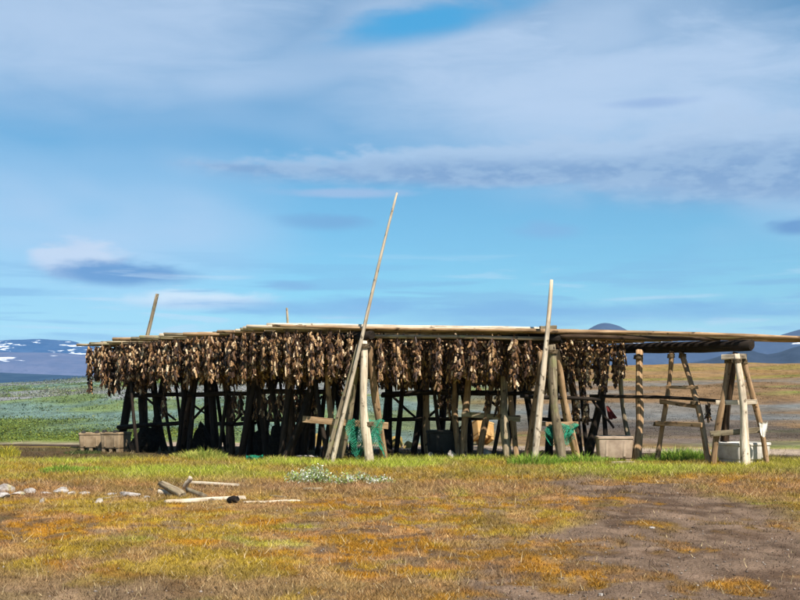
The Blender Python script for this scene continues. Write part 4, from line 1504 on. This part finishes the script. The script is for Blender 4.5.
GC = [(0.17, 0.29, 0.03), (0.24, 0.36, 0.05), (0.33, 0.38, 0.08), (0.12, 0.22, 0.03)]
GY = [(0.36, 0.38, 0.08), (0.46, 0.40, 0.12), (0.22, 0.30, 0.05)]
tg = 'grass clumps along the rack'
for sp, lab, n, h, spr, c in (
        ((533, 24.05), 'dark green grass clump at the foot of the pale right pole', 900, .34, (.55, .3), GC),
        ((551, 24.2), 'green weeds in front of the right green net', 700, .26, (.4, .25), GC),
        ((582, 24.3), 'green grass clump right of the thick right front leg', 700, .30, (.5, .3), GC),
        ((606, 24.9), 'low green clump in front of the beige tub', 500, .18, (.5, .3), GC),
        ((676, 26.3), 'bright green grass clump between the A shaped trestle legs', 1100, .38, (.55, .5), GC),
        ((696, 26.1), 'green grass clump at the right leg of the A shaped trestle', 900, .36, (.45, .4), GC),
        ((649, 25.6), 'green grass beside the banded post', 500, .26, (.25, .3), GC),
        ((206, 25.6), 'bright yellow green grass clump before the second left trestle', 900, .30, (.5, .35), GY),
        ((190, 26.2), 'low yellow green clump left of the bright grass clump', 500, .20, (.5, .3), GY),
        ((62, 21.8), 'green grass clump alone near the left edge of the heath', 800, .17, (.45, .35), GC),
        ((90, 22.3), 'low green clump right of the lone left clump', 500, .12, (.5, .3), GC),
        ((5, 27.0), 'yellow flowering clump at the left edge', 700, .35, (.35, .3), [(0.50, 0.42, 0.05), (0.30, 0.30, 0.06)]),
        ((83, 28.7), 'dark low clump in front of the outermost tan tub', 500, .14, (.5, .2), [(0.06, 0.08, 0.03), (0.10, 0.12, 0.04)]),
        ((276, 25.3), 'yellow green tuft by the flat green net', 500, .16, (.5, .3), GY),
        ((440, 25.2), 'thin yellow grass in front of the middle bay', 600, .13, (.9, .3), GY),
        ((398, 24.9), 'yellow grass right of the white front post', 500, .13, (.6, .3), GY)):
    tuft('grass_clump', sp, lab, 'grass', tg, n, h, spr, c)


def leafy(px, Y, n, h, spread, label):
    g = GP(px, Y)
    a = rng.uniform(0, 2 * np.pi, n); q = np.sqrt(rng.uniform(0, 1, n))
    c0 = np.stack([np.cos(a) * q * spread, np.sin(a) * q * spread * .7, 0 * a], -1)
    c0[:, 2] = gz(c0[:, 0] + g.x, c0[:, 1] + g.y) - g.z + h * rng.uniform(.1, 1, n) * (1 - q ** 2 * .6)
    L = rng.uniform(.015, .034, n)
    d1 = rng.normal(0, 1, (n, 3)); d1[:, 2] = np.abs(d1[:, 2]); d1 /= np.linalg.norm(d1, axis=1)[:, None]
    d2 = np.cross(d1, rng.normal(0, 1, (n, 3))); d2 /= np.linalg.norm(d2, axis=1)[:, None]
    V = np.stack([c0, c0 + (d1 + d2 * .4) * L[:, None], c0 + d1 * 2 * L[:, None], c0 + (d1 - d2 * .4) * L[:, None]], 1).reshape(-1, 3)
    pal = np.array([(0.56, 0.58, 0.48), (0.36, 0.44, 0.24), (0.22, 0.32, 0.08), (0.66, 0.66, 0.60), (0.30, 0.40, 0.12)])
    c = pal[rng.integers(0, 5, n)] * rng.uniform(.8, 1.15, n)[:, None]
    # stems reach down from the leaves
    m = n
    sV = np.stack([c0[:m] * np.array((.15, .15, 0)) + np.array((-.003, 0, -.02)), c0[:m] * np.array((.15, .15, 0)) + np.array((.003, 0, -.02)), c0[:m]], 1).reshape(-1, 3)
    me = bpy.data.meshes.new('leafy_plant')
    k = len(V)
    me.from_pydata(np.concatenate([V, sV]).tolist(), [], [tuple(range(i * 4, i * 4 + 4)) for i in range(n)] + [(k + i * 3, k + i * 3 + 1, k + i * 3 + 2) for i in range(m)])
    colour_attr(me, np.concatenate([np.repeat(c, 4, 0), np.tile(np.array((.2, .24, .08)), (3 * m, 1))]))
    o = link('leafy_plant', me, M_LEAF)
    o.location = g
    tag(o, label, 'plant', 'silvery plants in the heath')


for px, Y, n, h, spd, lab in (
        (298, 18.9, 260, .26, .24, 'silvery leafy plant leftmost of the patch before the rack'),
        (318, 18.7, 420, .34, .26, 'tall silvery plant in the patch below the leaning poles'),
        (312, 19.8, 220, .24, .24, 'silvery plant behind the tall silvery plant'),
        (341, 18.6, 260, .22, .26, 'silvery plant right of the tall silvery plant'),
        (362, 18.9, 240, .18, .26, 'low whitish plant below the white front post'),
        (380, 18.5, 200, .16, .24, 'low whitish plant rightmost of the patch before the rack')):
    leafy(px, Y, n, h, spd, lab)

# ------------------------------------------------------------------ loose pebbles and clods
n = 12000
r = 6.6 * (26 / 6.6) ** rng.uniform(0, 1, n)
th = np.radians(rng.uniform(-31, 31, n))
x, y = r * np.sin(th), r * np.cos(th)
_, cov, _ = ground_field(x, y)
keep = rng.uniform(0, 1, n) < (1.03 - cov) ** 1.2 + 0.03
x, y = x[keep], y[keep]
n = len(x)
sz = 0.004 + 0.013 * rng.uniform(0, 1, n) ** 3
octa = np.array([(1, 0, 0), (0, 1, 0), (-1, 0, 0), (0, -1, 0), (0, 0, .75), (0, 0, -.6)], float)
V = octa[None] * rng.uniform(.6, 1.4, (n, 6, 3)) * sz[:, None, None]
an = rng.uniform(0, 6.28, n)
ca, sa = np.cos(an)[:, None], np.sin(an)[:, None]
V = np.stack([V[:, :, 0] * ca - V[:, :, 1] * sa, V[:, :, 0] * sa + V[:, :, 1] * ca, V[:, :, 2]], -1)
V += np.stack([x, y, gz(x, y) + sz * .3], -1)[:, None]
of = np.array([(0, 1, 4), (1, 2, 4), (2, 3, 4), (3, 0, 4), (1, 0, 5), (2, 1, 5), (3, 2, 5), (0, 3, 5)])
Fc = (np.arange(n)[:, None, None] * 6 + of[None]).reshape(-1, 3)
me = mesh_np('path_pebbles', V.reshape(-1, 3), Fc)
pc = np.array([(.22, .17, .14), (.11, .08, .06), (.17, .125, .09), (.28, .235, .20)])[rng.integers(0, 4, n)]
colour_attr(me, np.repeat(pc, 6, 0))
tag(link('path_pebbles', me, M_LEAF), 'loose pebbles and clods scattered over the bare brown soil', 'pebbles', kind='stuff')

# ------------------------------------------------------------------ hazy air
HZ = 7200.0
hv = [(x, y, z) for z in (-12.0, 420.0) for x, y in ((-HZ, -HZ), (HZ, -HZ), (HZ, HZ), (-HZ, HZ))]
hm = mesh_py('haze', hv, [(3, 2, 1, 0), (4, 5, 6, 7), (0, 1, 5, 4), (1, 2, 6, 5), (2, 3, 7, 6), (3, 0, 4, 7)])
hmat = bpy.data.materials.new('hazy_air')
hmat.use_nodes = True
ht = hmat.node_tree
ht.nodes.clear()
ho = ht.nodes.new('ShaderNodeOutputMaterial')
pv = ht.nodes.new('ShaderNodeVolumePrincipled')
pv.inputs['Color'].default_value = (0.42, 0.68, 1.0, 1)
pv.inputs['Density'].default_value = 0.62e-4
pv.inputs['Anisotropy'].default_value = 0.0
ht.links.new(pv.outputs[0], ho.inputs['Volume'])
o = link('haze', hm, hmat)
tag(o, 'thin blue haze in the air over the plain', 'haze', kind='stuff')
